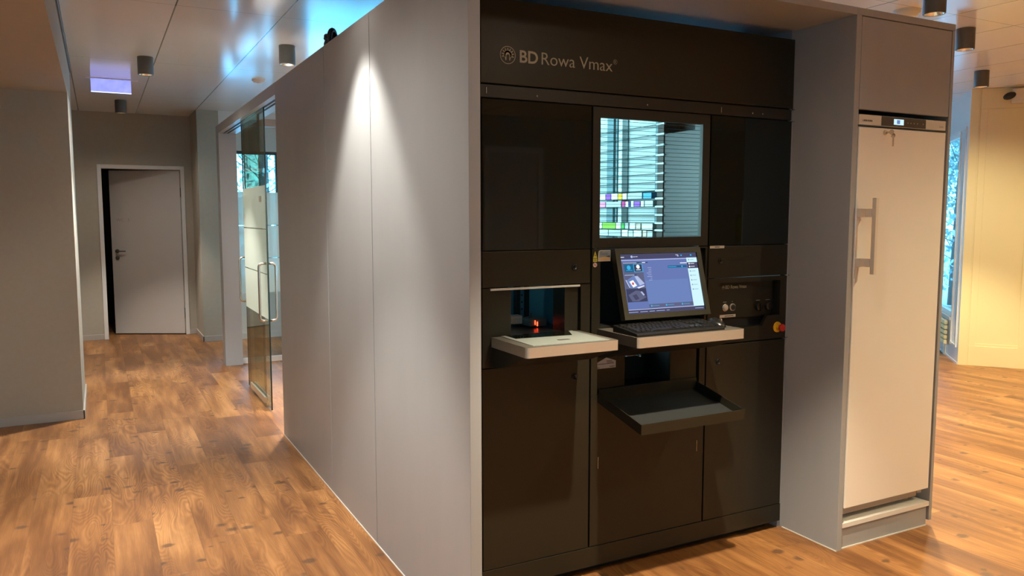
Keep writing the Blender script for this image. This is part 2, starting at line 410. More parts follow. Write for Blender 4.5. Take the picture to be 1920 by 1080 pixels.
# far glazed wall of the side room: solid pieces around three windows
YF = 9.92
wins = [(1.30, 1.985, .72, 2.262), (2.35, 5.2, .72, 2.262), (5.6, 8.7, .72, 2.262)]
b = bmesh.new(); xs = 1.30
for (a, c, z0, z1) in wins:
    if a > xs: bm_box(b, xs, a, YF, YF + .15, 0, ZC)
    bm_box(b, a, c, YF, YF + .15, 0, z0); bm_box(b, a, c, YF, YF + .15, z1, ZC); xs = c
bm_box(b, xs, 10.6, YF, YF + .15, 0, ZC)
o = link('wall_window_side', b, 'white'); o['kind'] = 'structure'
b = bmesh.new(); bm_box(b, 1.30, 10.5, YF - .012, YF, 0, .07, .002)
o = link('baseboard_window_side', b, 'white'); o['kind'] = 'structure'
for i, (a, c, z0, z1) in enumerate(wins):
    e = bpy.data.objects.new('window_%d' % (i + 1), None); COL.objects.link(e); e['kind'] = 'structure'; e.location = (0, 0, 0)
    f = bmesh.new(); w = .035
    bm_box(f, a, c, YF + .04, YF + .10, z0, z0 + w); bm_box(f, a, c, YF + .04, YF + .10, z1 - w, z1)
    bm_box(f, a, a + w, YF + .04, YF + .10, z0 + w, z1 - w); bm_box(f, c - w, c, YF + .04, YF + .10, z0 + w, z1 - w)
    link('window_frame', f, 'dark_frame', e)
    link('pane', bm_box(bmesh.new(), a + w, c - w, YF + .068, YF + .072, z0 + w, z1 - w), 'win_glass', e)
# right-hand panelled wall, turned 52 degrees, and the glazed face behind its corner
A = Vector((7.60, 4.865)); d1 = Vector((.611, -.792)).normalized(); d2 = Vector((.722, .692)).normalized()
def slab(bm, P0, d, s0, s1, n, t, z0, z1, mi=0, bev=0., off=0.):
    """box along direction d from P0, thickness t on side n, starting `off` out"""
    a = P0 + d * s0 + n * off; c = P0 + d * s1 + n * off; e = c + n * t; g = a + n * t
    bm_prism(bm, [(a.x, a.y), (c.x, c.y), (e.x, e.y), (g.x, g.y)], z0, z1, 'Z', mi, bev)
n1 = Vector((d1.y, -d1.x)); n1 = n1 if n1.x < 0 else -n1      # faces the room (towards -x)
n2 = Vector((-d2.y, d2.x)); n2 = n2 if n2.y > 0 else n2
b = bmesh.new(); slab(b, A, d1, 0, 4.2, -n1, .12, 0, ZC)
o = link('wall_right', b, 'cream_gloss'); o['kind'] = 'structure'
b = bmesh.new()   # corner pilaster strip and raised frames
slab(b, A, d1, 0, .075, n1, .014, 0, ZC - .001, bev=.002)
for k in range(4):
    s = .088 + k * 1.0
    slab(b, A, d1, s, s + .992, n1, .010, .0, .20, bev=.002); slab(b, A, d1, s, s + .992, n1, .010, 2.52, ZC - .002, bev=.002)
    slab(b, A, d1, s, s + .06, n1, .010, .20, 2.52, bev=.002); slab(b, A, d1, s + .42, s + .48, n1, .010, .20, 2.52, bev=.002); slab(b, A, d1, s + .94, s + .992, n1, .010, .20, 2.52, bev=.002)
    for a_, c_ in ((.06, .42), (.48, .94)):
        slab(b, A, d1, s + a_, s + c_, n1, .004, .20, .225, bev=.001, off=.0); slab(b, A, d1, s + a_, s + c_, n1, .004, 2.50, 2.52, bev=.001)
o = link('trim_2', b, 'cream_gloss'); o['kind'] = 'structure'
E1 = A + d1 * 4.2
struct('wall_east', E1.x, E1.x + .12, -3.5, E1.y, 0, ZC, 'plaster')
nn = Vector((d2.y, -d2.x))    # to the outside (south-east)
b = bmesh.new()
slab(b, A, d2, 0, 3.9, nn, .12, 0, .42); slab(b, A, d2, 0, 3.9, nn, .12, 2.36, ZC); slab(b, A, d2, 0, .42, nn, .12, .42, 2.36)
slab(b, A, d2, 2.6, 3.9, nn, .12, .42, 2.36)
o = link('wall_glazed_side', b, 'white_gloss'); o['kind'] = 'structure'
b = bmesh.new()
slab(b, A, d2, .09, .36, -nn, .010, 2.34, 2.37, bev=.002); slab(b, A, d2, .09, .36, -nn, .010, .16, .185, bev=.002)
slab(b, A, d2, .09, .115, -nn, .010, .185, 2.34, bev=.002); slab(b, A, d2, .335, .36, -nn, .010, .185, 2.34, bev=.002)
slab(b, A, d2, .40, 2.62, -nn, .016, .40, .43, bev=.002)
slab(b, A, d2, 0, 3.9, -nn, .006, 0, .02)
o = link('trim_3', b, 'white_gloss'); o['kind'] = 'structure'
e = bpy.data.objects.new('window_4', None); COL.objects.link(e); e['kind'] = 'structure'
b = bmesh.new()
slab(b, A, d2, .42, .47, nn, .05, .42, 2.36, off=.03); slab(b, A, d2, 2.55, 2.6, nn, .05, .42, 2.36, off=.03)
slab(b, A, d2, .47, 2.55, nn, .05, .42, .47, off=.03); slab(b, A, d2, .47, 2.55, nn, .05, 2.31, 2.36, off=.03); slab(b, A, d2, 1.4, 1.45, nn, .05, .47, 2.31, off=.03)
link('window_frame', b, 'white', e)
b = bmesh.new(); slab(b, A, d2, .47, 1.4, nn, .004, .47, 2.31, off=.05); slab(b, A, d2, 1.45, 2.55, nn, .004, .47, 2.31, off=.05)
link('pane', b, 'win_glass', e)
E2 = A + d2 * 3.9
struct('wall_far_east', 10.5, 10.6, E2.y, YF, 0, ZC, 'white')

# radiator below the glazed side
rad = thing('radiator', (A.x + d2.x * 1.2, A.y + d2.y * 1.2, .12), 'cream ribbed radiator low beneath the right-hand window', 'radiator')
b = bmesh.new()
for k in range(5): slab(b, A, d2, .45, 2.3, -nn, .03, .14 + k * .052, .14 + k * .052 + .038, bev=.004, off=.02)
link('fins', b, 'cream_gloss', rad)
for s_ in (.6, 2.0):
    b = bmesh.new(); slab(b, A, d2, s_, s_ + .04, -nn, .018, 0.0, .38); link('bracket', b, 'white', rad)

# ------------------------------------------------ door at the corridor's end
e = bpy.data.objects.new('door_1', None); COL.objects.link(e); e['kind'] = 'structure'
b = bmesh.new()
bm_box(b, FX0, FX0 + .045, YD - .012, YD + .13, 0, FZ, .002); bm_box(b, FX1 - .045, FX1, YD - .012, YD + .13, 0, FZ, .002); bm_box(b, FX0 + .045, FX1 - .045, YD - .012, YD + .13, FZ - .045, FZ, .002)
link('door_frame', b, 'white', e)
hx, hy = FX1 - .048, YD + .02
hinge = Vector((hx, hy, 0)); ang = math.atan2(11.07 - hy, .155 - hx)      # leaf direction
LW = .875
def leafbm(fn):
    bm = bmesh.new(); fn(bm)
    bm.transform(Matrix.Translation(hinge) @ Matrix.Rotation(ang, 4, 'Z')); return bm
# local: +x away from hinge, room side is +y after the turn (leaf points to -x)
link('door_leaf', leafbm(lambda m: bm_box(m, 0, LW, -.02, .02, .012, FZ - .05, .002)), 'door_white', e)
def handle(m):
    bm_cyl(m, (LW - .07, .026, 1.05), .025, .025, .012, axis='Y', seg=24)
    bm_tube(m, [(LW - .07, .03, 1.05), (LW - .07, .062, 1.05), (LW - .085, .068, 1.05), (LW - .19, .066, 1.05)], .009, 10)
    bm_cyl(m, (LW - .07, .026, .965), .025, .025, .012, axis='Y', seg=24)
link('door_handle', leafbm(handle), 'lamp_body', e)
link('lock_hole', leafbm(lambda m: bm_cyl(m, (LW - .07, .034, .965), .008, .008, .006, axis='Y', seg=12)), 'chrome', e)
def dtext(m):
    t = text_bm('WC   5', .055, 0, 'LEFT', .0004)
    mt = Matrix.Rotation(PI, 4, 'Z') @ Matrix.Rotation(PI / 2, 4, 'X')
    t.transform(Matrix.Translation((LW - .07, .0205, 1.42)) @ mt); me = bpy.data.meshes.new('x'); t.to_mesh(me); t.free(); m.from_mesh(me); bpy.data.meshes.remove(me)
link('door_lettering', leafbm(dtext), 'fridge_grey', e)
def hing(m):
    for z in (.28, 1.78): bm_cyl(m, (-.006, .012, z), .009, .009, .11, seg=12)
link('door_hinge', leafbm(hing), 'lamp_body', e)

# ------------------------------------------------ frame of the glazed opening beside the enclosure
b = bmesh.new()
bm_box(b, XW, XW + .165, 8.19, 8.36, 0, 2.29, .002)
o = link('trim_4', b, 'laminate'); o['kind'] = 'structure'
b = bmesh.new()
# header, grooved underneath for the two sliding tracks
for x0, x1 in ((XW, 1.108), (1.130, 1.142), (1.164, XW + .165)):
    bm_box(b, x0, x1, 5.415, 8.36, 2.29, 2.30)
bm_box(b, XW, XW + .165, 5.415, 8.36, 2.30, ZT - .0005)
o = link('trim_5', b, 'laminate'); o['kind'] = 'structure'
b = bmesh.new(); bm_box(b, 1.109, 1.129, 5.42, 8.10, 2.294, 2.2995); bm_box(b, 1.143, 1.163, 5.42, 8.18, 2.294, 2.2995)
o = link('trim_6', b, 'black'); o['kind'] = 'structure'

# sliding glass leaves
def slide_leaf(x, y0, y1, label, film, gy, zmax=2.293):
    t = thing('sliding_glass_door', (x, (y0 + y1) / 2, 0.012), label, 'door', 'sliding glass doors in the side opening')
    b = bmesh.new(); bm_box(b, x - .005, x + .005, y0 + .004, y1 - .004, .012, zmax)
    link('glass_pane', b, 'glass_door', t)
    b = bmesh.new(); bm_box(b, x - .005, x + .005, y0, y0 + .004, .012, zmax); bm_box(b, x - .005, x + .005, y1 - .004, y1, .012, zmax)
    link('polished_edge', b, 'glass_edge', t)
    return t
def grip(bm, x, y, z0, z1, side, off=.062, r=.0095):
    g = x + side * off; s = side
    pts = [(x + s * .006, y, z0)]
    for k in range(6):
        a = PI / 2 * k / 5; pts.append((g - s * .028 + s * .028 * math.sin(a), y, z0 + .028 - .028 * math.cos(a)))
    for k in range(6):
        a = PI / 2 * k / 5; pts.append((g - s * .028 + s * .028 * math.cos(a), y, z1 - .028 + .028 * math.sin(a)))
    pts.append((x + s * .006, y, z1)); bm_tube(bm, pts, r, 12)
g1 = slide_leaf(1.119, 6.10, 7.13, 'near sliding glass door leaf with frosted band and steel pull handle on both sides', True, 6.12)
b = bmesh.new(); grip(b, 1.119, 6.135, .70, 1.135, -1); grip(b, 1.119, 6.135, .70, 1.135, 1)
link('pull_handle', b, 'chrome', g1)
b = bmesh.new()
for z0, z1 in ((.71, 1.048), (1.056, 1.389), (1.397, 1.722)):
    bm_box(b, 1.1127, 1.1137, 6.112, 7.12, z0, z1)
link('frosted_film', b, 'frost', g1)
link('glass_stamp', bm_box(bmesh.new(), 1.1115, 1.1125, 6.26, 6.36, 1.60, 1.645), 'fridge_grey', g1)
g2 = slide_leaf(1.153, 6.55, 7.25, 'rear sliding glass door leaf behind the near leaf, with brown edge profile', False, 7.2)
b = bmesh.new(); grip(b, 1.147, 7.20, .745, 1.13, -1, .066); link('pull_handle', b, 'chrome', g2)
link('edge_profile', bm_box(bmesh.new(), 1.147, 1.159, 6.515, 6.55, .012, 2.293, .001), 'wc_dark', g2)
b = bmesh.new(); bm_box(b, 1.092, 1.106, 6.26, 6.90, .035, .085, .003); bm_box(b, 1.106, 1.1135, 6.28, 6.88, .05, .07); link('bottom_rail', b, 'steel', g1)

# glazed partition across the side room
gp = thing('glass_partition', (2.0, 8.26, 0), 'fixed glass partition across the side room with frosted blue-white bands', 'partition')
link('glass_pane', bm_box(bmesh.new(), 1.235, 3.6, 8.257, 8.263, .055, 2.38), 'glass_clear', gp)
link('bottom_rail', bm_box(bmesh.new(), 1.235, 3.6, 8.245, 8.275, 0, .055, .002), 'white', gp)
link('top_rail', bm_box(bmesh.new(), 1.235, 3.6, 8.235, 8.285, 2.38, 2.455, .002), 'base', gp)
b = bmesh.new()
for z0, z1 in ((.715, 1.062), (1.069, 1.392), (1.399, 1.727)): bm_box(b, 1.236, 3.59, 8.2545, 8.256, z0, z1)
link('frosted_film', b, 'frost', gp)

# ================================================================= ENCLOSURE (built-in cladding round the machine)
enc = thing('machine_enclosure', (XW + .5, 4.0, 0), 'tall grey laminate enclosure with flush panels housing the dispensing machine', 'enclosure')
cuts = [YB, 3.372, 4.145, 5.415]
for y0, y1 in zip(cuts, cuts[1:]):
    box('side_panel', XW, XW + .042, y0 + .0032 if y0 > YB else y0, y1 - .0032, .006, ZT - .002, 'laminate', enc, .0008, 1)
box('end_panel', XW + .042, 3.0, 5.395, 5.415, .0, ZT - .03, 'laminate', enc)
box('lid', XW + .042, 2.86, YB + .0005, 2.90, 2.338, ZT - .002, 'laminate', enc)
box('corner_batten', 2.838, 2.8605, 2.672, 2.80, 0, 2.338, 'laminate_dark', enc)
box('joint_backing', XW + .004, XW + .030, YB + .1, 5.38, .01, ZT - .01, 'black', enc)
b = bmesh.new(); bm_box(b, XW - .003, XW + .001, YB, 5.415, 0, .005); link('floor_joint', b, 'white', enc)

# ================================================================= DISPENSING MACHINE
mc = thing('dispensing_machine', (2.05, 3.6, 0), 'large olive-black medicine dispensing machine with window, shelves and trays', 'machine')
PX0, PX1 = 1.262, 2.842
Fy = YM
def panel(name, x0, x1, z0, z1, mat='mach', y=Fy, t=.018, bev=.0015, parent=mc):
    return box(name, x0, x1, y, y + t, z0, z1, mat, parent, bev)
# carcass: dark boxes behind the panels, leaving the viewing window, niche and chute open
b = bmesh.new()
yb0, yb1 = Fy + .022, Fy + .030
def back(x0, x1, z0, z1): bm_box(b, x0, x1, yb0, yb1, z0, z1)
back(PX0, 2.838, 1.90, 2.28); back(PX0, 1.78, 1.23, 1.90); back(2.325, 2.838, 1.23, 1.90); back(1.78, 2.325, 1.37, 1.40)
back(PX0, 1.385, .93, 1.23); back(1.64, 1.80, .93, 1.23); back(2.34, 2.42, .93, 1.23); back(2.82, 2.838, .93, 1.23)
back(PX0, 1.90, .03, .93); back(1.90, 2.20, .03, .78); back(2.20, 2.838, .03, .93)
back(2.42, 2.82, .93, .985)
bm_box(b, PX0, PX0 + .02, yb1, 5.2, .03, 2.28); bm_box(b, PX0, 2.838, 5.18, 5.2, .03, 2.28)
bm_box(b, PX0 + .02, 2.838, yb1, 5.18, 2.26, 2.28); bm_box(b, PX0 + .02, 2.838, yb1, 5.18, .03, .05)
bm_box(b, 2.82, 2.838, yb1, 5.18, .05, 2.26)
link('carcass', b, 'black', mc)
fas = panel('fascia', PX0, 2.846, 1.984, 2.293, bev=.002)
# lettering on the fascia
lg = bmesh.new()
def disc_ring(bm, cx, cz, r0, r1, y, seg=40, t=.0008):
    prof = []
    for i in range(seg):
        a0, a1 = 2 * PI * i / seg, 2 * PI * (i + 1) / seg
        vs = [bm.verts.new((cx + r * math.cos(a), y, cz + r * math.sin(a))) for r, a in ((r0, a0), (r1, a0), (r1, a1), (r0, a1))]
        bm.faces.new(vs)
def emblem(bm, cx, cz, R, y):
    disc_ring(bm, cx, cz, R * .93, R, y)
    # sun with eleven rays over a small disc
    def poly(pts): bm.faces.new([bm.verts.new((cx + p[0] * R, y, cz + p[1] * R)) for p in pts])
    for k in range(9):
        a = PI * (-.08 + 1.16 * k / 8)
        c, s = math.cos(a), math.sin(a); w = .135
        poly([(-s * w + c * .30, c * w + s * .30), (s * w + c * .30, -c * w + s * .30), (s * .03 + c * .82, -c * .03 + s * .82), (-s * .03 + c * .82, c * .03 + s * .82)])
    # body: fan made of quads between two radii, open at the bottom
    n = 24; a0, a1 = -PI * .22, PI * 1.22
    for k in range(n):
        t0 = a0 + (a1 - a0) * k / n; t1 = a0 + (a1 - a0) * (k + 1) / n
        poly([(.20 * math.cos(t0), -.12 + .20 * math.sin(t0)), (.50 * math.cos(t0), .50 * math.sin(t0)), (.50 * math.cos(t1), .50 * math.sin(t1)), (.20 * math.cos(t1), -.12 + .20 * math.sin(t1))])
    for sx in (-1, 1): poly([(sx * .17, -.30), (sx * .36, -.27), (sx * .30, -.55), (sx * .22, -.62)])
emblem(lg, 1.3735, 2.0905, .0325, Fy - .0006)
link('emblem', lg, 'logo', fas)
link('lettering_bold', fit_text('BD', 1.424, 1.502, 2.068, 2.1135, Fy, .018), 'logo', fas)
link('lettering', fit_text('Rowa Vmax', 1.518, 1.843, 2.0685, 2.1135, Fy, -.006), 'logo', fas)
b = bmesh.new(); disc_ring(b, 1.856, 2.1075, .0082, .0095, Fy - .0006)
t = fit_text('R', 1.8525, 1.8595, 2.1025, 2.1125, Fy, 0); me = bpy.data.meshes.new('x'); t.to_mesh(me); t.free(); b.from_mesh(me); bpy.data.meshes.remove(me)
link('registered_mark', b, 'logo', fas)
rl = panel('rail', PX0, 2.842, 1.932, 1.979, 'mach_dark', y=Fy + .004, t=.014, bev=.002)
pieces('clip', ((1.284, 1.287, Fy + .001, Fy + .004, 1.945, 1.968), (2.415, 2.419, Fy + .001, Fy + .004, 1.942, 1.965)), 'chrome', rl)
for x in (1.50, 2.02, 2.60, 2.66): link('screw', bm_cyl(bmesh.new(), (x, Fy + .003, 1.950), .004, .004, .003, 10, 'Y'), 'chrome', rl)
pieces('hinge', ((2.846, 2.858, Fy, Fy + .01, 1.978, 1.983), (2.843, 2.858, Fy, Fy + .01, 1.925, 1.9275), (2.841, 2.858, Fy, Fy + .01, 1.2175, 1.2215), (2.841, 2.858, Fy, Fy + .01, .9235, .9275)), 'chrome', mc)
lgp = panel('glass_panel', 1.266, 1.7465, 1.3665, 1.9265, 'black_glass', bev=.001); tag(lgp, 'left black glass panel')
rgp = panel('glass_panel', 2.3635, 2.840, 1.3665, 1.9265, 'black_glass', bev=.001); tag(rgp, 'right black glass panel')
# viewing window
wf = bmesh.new()
X0, X1, Z0, Z1 = 1.7545, 2.3555, 1.3665, 1.9265; a0, a1, c0, c1 = 1.790, 2.316, 1.4065, 1.8865
bm_box(wf, X0, a0, Fy, Fy + .02, Z0, Z1); bm_box(wf, a1, X1, Fy, Fy + .02, Z0, Z1); bm_box(wf, a0, a1, Fy, Fy + .02, Z0, c0); bm_box(wf, a0, a1, Fy, Fy + .02, c1, Z1)
wo = link('viewing_window', wf, 'mach_dark', mc)
link('pane', bm_box(bmesh.new(), a0, a1, Fy + .006, Fy + .010, c0, c1), 'glass_clear', wo)
# keyhole locks
def lock(parent, x, z, y=Fy):
    b = bmesh.new()
    bm_lathe(b, (x, y, z), [(.0, -.002), (.0045, -.002), (.005, -.004), (.0085, -.004), (.0095, -.006), (.0125, -.005), (.013, 0.)], 24, axis='Y')
    bm_box(b, x - .0012, x + .0012, y - .0046, y - .0018, z - .004, z + .004)
    return link('lock', b, 'black_gloss', parent)
d = panel('drawer_front', 1.266, 1.7465, 1.2265, 1.3625); lock(d, 1.672, 1.293)
d = panel('drawer_front', 2.3635, 2.840, 1.2225, 1.3625); lock(d, 2.432, 1.297)
link('name_strip', bm_box(bmesh.new(), 2.369, 2.451, Fy - .0012, Fy, 1.3535, 1.3645), 'paper', d)
link('lettering', bm_box(bmesh.new(), 2.396, 2.424, Fy - .0018, Fy - .0012, 1.3575, 1.3605), 'ink', d)
d = panel('service_door', 1.266, 1.7465, .1235, .9165); lock(d, 1.675, .850)
d = panel('service_door', 2.3635, 2.840, .1235, .9205); lock(d, 2.432, .847)
d = panel('service_door', 1.7545, 2.3555, .1235, .786 - .024)
b = bmesh.new(); bm_box(b, 1.791, 1.7935, Fy - .002, Fy, .452, .502, .0008); link('latch', b, 'chrome', d)
b = bmesh.new(); bm_box(b, 2.3165, 2.319, Fy - .002, Fy, .452, .502, .0008); link('latch', b, 'chrome', d)
panel('plinth', PX0, 2.844, .036, .1205, y=Fy, t=.03, bev=.002)
panel('plinth_recess', PX0 + .01, 2.80, 0., .036, 'black', y=Fy + .05, t=.02)

# --- left dispensing niche
nf = bmesh.new()
bm_box(nf, 1.266, 1.298, Fy, Fy + .018, .9205, 1.2225); bm_box(nf, 1.703, 1.7465, Fy, Fy + .018, .9205, 1.2225)
bm_box(nf, 1.298, 1.703, Fy, Fy + .018, .9205, .999)
nm = link('niche_frame', nf, 'mach', mc)
for q1, q2 in (((1.300, 1.3915, Fy + .010, Fy + .022, .999, 1.2225), (1.3875, 1.3915, Fy + .022, Fy + .20, .999, 1.2225)), ((1.633, 1.6945, Fy + .010, Fy + .022, .999, 1.2225), (1.633, 1.637, Fy + .022, Fy + .10, .999, 1.2225))):
    b = bmesh.new(); bm_box(b, *q1); bm_box(b, *q2); link('cheek', b, 'mach', nm)
link('light_bar', bm_box(bmesh.new(), 1.298, 1.6965, Fy - .006, Fy + .010, 1.2145, 1.2225, .002), 'paper', nm)
b = bmesh.new()
bm_box(b, 1.30, 1.70, 3.10, 3.12, .98, 1.40); bm_box(b, 1.29, 1.30, 2.70, 3.12, .98, 1.40); bm_box(b, 1.70, 1.71, 2.70, 3.12, .98, 1.40); bm_box(b, 1.29, 1.71, 2.70, 3.12, 1.40, 1.41)
link('niche_lining', b, 'teal', nm)
link('niche_floor', bm_box(bmesh.new(), 1.29, 1.71, 2.684, 3.12, 1.0, 1.036), 'black_gloss', nm)
b = bmesh.new()
for x0, x1 in ((1.555, 1.572), (1.598, 1.615)): bm_box(b, x0, x1, 2.93, 2.96, 1.036, 1.40)
bm_box(b, 1.572, 1.598, 2.945, 2.955, 1.036, 1.40, mi=1)
for k in range(9): bm_cyl(b, (1.586, 2.943, 1.10 + k * .03), .004, .004, .004, 10, 'Y', mi=0)
link('guide_column', b, ['black', 'teal'], nm)
link('belt_guard', bm_box(bmesh.new(), 1.375, 1.556, 2.88, 2.92, 1.046, 1.082, .003), 'steel', nm)
b = bmesh.new(); bm_box(b, 1.556, 1.640, 2.82, 2.91, 1.040, 1.072, .004); bm_cyl(b, (1.582, 2.86, 1.083), .006, .006, .02, 12)
sb = link('sensor_block', b, 'tray_top', nm)
pieces('sensor_light', ((1.580, 1.583, 2.816, 2.820, 1.048, 1.066), (1.590, 1.594, 2.816, 2.820, 1.042, 1.060)), 'red_led', sb)

# --- protruding shelves
def shelf(name, x0, x1, y0, z0, z1, steelside, topmat):
    r = .012
    def outline(ins):
        pts = [(x0 + ins, Fy)]
        for cx, sgn in ((x0 + r, -1), (x1 - r, 1)):
            for k in range(6):
                a = PI / 2 * k / 5
                if sgn < 0: pts.append((cx - (r - ins) * math.cos(a), y0 + r - (r - ins) * math.sin(a)))
                else: pts.append((cx + (r - ins) * math.sin(a), y0 + r - (r - ins) * math.cos(a)))
        pts.append((x1 - ins, Fy)); return pts
    b = bmesh.new()
    bm_prism(b, outline(0), z0, z1, 'Z')
    for f in b.faces:
        c = f.calc_center_median(); f.normal_update()
        if abs(f.normal.z) > .5: f.material_index = 1
        elif abs(f.normal.x) > .9 and not steelside: f.material_index = 1
    s = link(name, b, ['steel', topmat], mc)
    # dark bracket tapering back below
    b = bmesh.new()
    bm_prism(b, [(y0 + .012, z0), (y0 + .03, z0 - .006), (Fy - .10, .938), (Fy - .03, .922), (Fy, .921), (Fy, z0)], x0 + .004, x1 - .004, 'X')
    link('bracket', b, 'mach_dark', s)
    return s
s = shelf('dispensing_shelf', 1.303, 1.695, 2.382, 1.000, 1.0375, True, 'tray_top'); tag(s, 'steel-fronted dispensing shelf')
b = bmesh.new(); bm_prism(b, [(1.343, 2.405), (1.662, 2.398), (1.662, 2.66), (1.343, 2.66)], 1.0375, 1.0395, 'Z')
gpz = link('grey_plate', b, 'grey_pad', s)
b = bmesh.new(); bm_prism(b, [(1.362, 2.575), (1.600, 2.560), (1.645, 2.663), (1.362, 2.663)], 1.0395, 1.0405, 'Z'); link('scanner_glass', b, 'black_glass', gpz)
b = bmesh.new(); bm_box(b, 1.487, 1.536, 2.468, 2.486, 1.0395, 1.0403); link('recess_mark', b, 'ink', gpz)
s = shelf('keyboard_shelf', 1.783, 2.320, 2.384, .998, 1.0375, False, 'tray_top'); tag(s, 'steel-fronted keyboard shelf')
# centre panel behind the monitor with a black recess standing in for the shadow there
b = bmesh.new()
bm_box(b, 1.7545, 1.795, Fy, Fy + .018, .9265, 1.3625); bm_box(b, 2.345, 2.3555, Fy, Fy + .018, .9265, 1.3625); bm_box(b, 1.795, 2.345, Fy, Fy + .018, .9265, 1.045)
bm_box(b, 1.795, 2.345, Fy, Fy + .018, 1.3565, 1.3625)
cp = link('centre_panel', b, 'mach', mc)
b = bmesh.new(); bm_box(b, 1.79, 2.35, Fy + .10, Fy + .11, 1.03, 1.37); bm_box(b, 1.79, 1.797, Fy + .018, Fy + .10, 1.03, 1.37); bm_box(b, 2.343, 2.35, Fy + .018, Fy + .10, 1.03, 1.37)
bm_box(b, 1.797, 2.343, Fy + .018, Fy + .10, 1.03, 1.045)
link('monitor_shadow_recess', b, 'black', cp)
# stickers on the centre panel
b = bmesh.new(); bm_prism(b, [(1.7595, 1.3265), (1.7785, 1.3265), (1.769, 1.3545)], Fy - .001, Fy, 'Y'); bm_box(b, 1.7595, 1.7785, Fy - .001, Fy, 1.3115, 1.3245)
ws = link('warning_sticker', b, 'yellow_sign', cp)
b = bmesh.new(); bm_prism(b, [(1.7665, 1.3345), (1.7715, 1.3345), (1.769, 1.343)], Fy - .0016, Fy - .001, 'Y'); bm_box(b, 1.7635, 1.7745, Fy - .0016, Fy - .001, 1.3165, 1.318); bm_box(b, 1.7635, 1.7745, Fy - .0016, Fy - .001, 1.3195, 1.321)
link('warning_symbol', b, 'ink', ws)
b = bmesh.new(); bm_cyl(b, (1.769, Fy - .0005, 1.299), .0095, .0095, .001, 24, 'Y'); ns = link('prohibition_sticker', b, 'paper', cp)
b = bmesh.new(); bm_prism(b, [(1.7625, 1.3045), (1.764, 1.306), (1.7755, 1.2935), (1.774, 1.292)], Fy - .0016, Fy - .001, 'Y'); bm_box(b, 1.7645, 1.767, Fy - .0016, Fy - .001, 1.2955, 1.2985); link('prohibition_symbol', b, 'red', ns)
b = bmesh.new(); bm_prism(b, [(1.7825, 1.3125), (1.843, 1.3125), (1.843, 1.3580), (1.7955, 1.3580), (1.7865, 1.3545), (1.7845, 1.345)], Fy - .0012, Fy, 'Y')
cs = link('info_card', b, 'paper', cp)
b = bmesh.new(); bm_prism(b, [(1.787, 1.3275), (1.812, 1.3315), (1.840, 1.3275), (1.840, 1.3555), (1.798, 1.3555), (1.789, 1.352)], Fy - .0018, Fy - .0012, 'Y', 0)
bm_prism(b, [(1.787, 1.316), (1.840, 1.316), (1.840, 1.3275), (1.812, 1.3315), (1.787, 1.3275)], Fy - .0018, Fy - .0012, 'Y', 1)
bm_prism(b, [(1.820, 1.3325), (1.840, 1.3305), (1.840, 1.3355)], Fy - .0022, Fy - .0018, 'Y', 2)
for z in (1.351, 1.3455, 1.340): bm_box(b, 1.792, 1.829 if z < 1.35 else 1.802, Fy - .0022, Fy - .0018, z - .0007, z + .0007, mi=3)
link('print', b, ['paper_blue', 'orange_print', 'navy_print', 'ink'], cs)

# --- lower chute with catch tray
ch = link('chute_frame', bm_box(bmesh.new(), 1.7545, 2.3555, Fy, Fy + .018, .9228, .9262), 'mach', mc)
pieces('frame_post', ((1.7545, 1.785, Fy, Fy + .018, .7625, .9225), (2.3235, 2.3555, Fy, Fy + .018, .7625, .9225)), 'mach', ch)
pieces('inner_cheek', ((1.785, 1.927, Fy + .008, Fy + .020, .7625, .9225), (2.168, 2.312, Fy + .008, Fy + .020, .7625, .9225)), 'mach', ch)
b = bmesh.new(); bm_box(b, 1.93, 2.17, Fy + .20, Fy + .21, .74, .98); bm_box(b, 1.915, 1.925, Fy + .022, Fy + .21, .74, .98); bm_box(b, 2.17, 2.18, Fy + .022, Fy + .21, .74, .98)
bm_box(b, 1.925, 2.17, Fy + .022, Fy + .21, .74, .765)
link('chute_lining', b, 'black', ch); box('shadow_gap_strip', 2.3125, 2.3225, Fy + .019, Fy + .021, .7625, .9225, 'black', ch)
b = bmesh.new(); bm_tube(b, [(1.965, Fy + .06, .900), (2.030, Fy + .06, .900)], .003, 8); bm_tube(b, [(2.035, Fy + .06, .898), (2.042, Fy + .055, .892), (2.048, Fy + .06, .901)], .005, 8)
link('chute_glint', b, 'chrome', ch)  # chrome tubes standing in for light reflecting at the pocket's top
b = bmesh.new(); bm_prism(b, [(1.786, .8695), (1.881, .8695), (1.881, .8985), (1.834, .9140), (1.786, .8940)], Fy + .0065, Fy + .008, 'Y'); ts = link('type_plate', b, 'paper', ch)
b = bmesh.new()
for x0, x1, z in ((1.834, 1.862, .8985), (1.836, 1.868, .893), (1.792, 1.872, .8875), (1.850, 1.876, .8745), (1.787, 1.800, .8725)): bm_box(b, x0, x1, Fy + .006, Fy + .0065, z, z + .0022)
link('print', b, 'ink', ts)
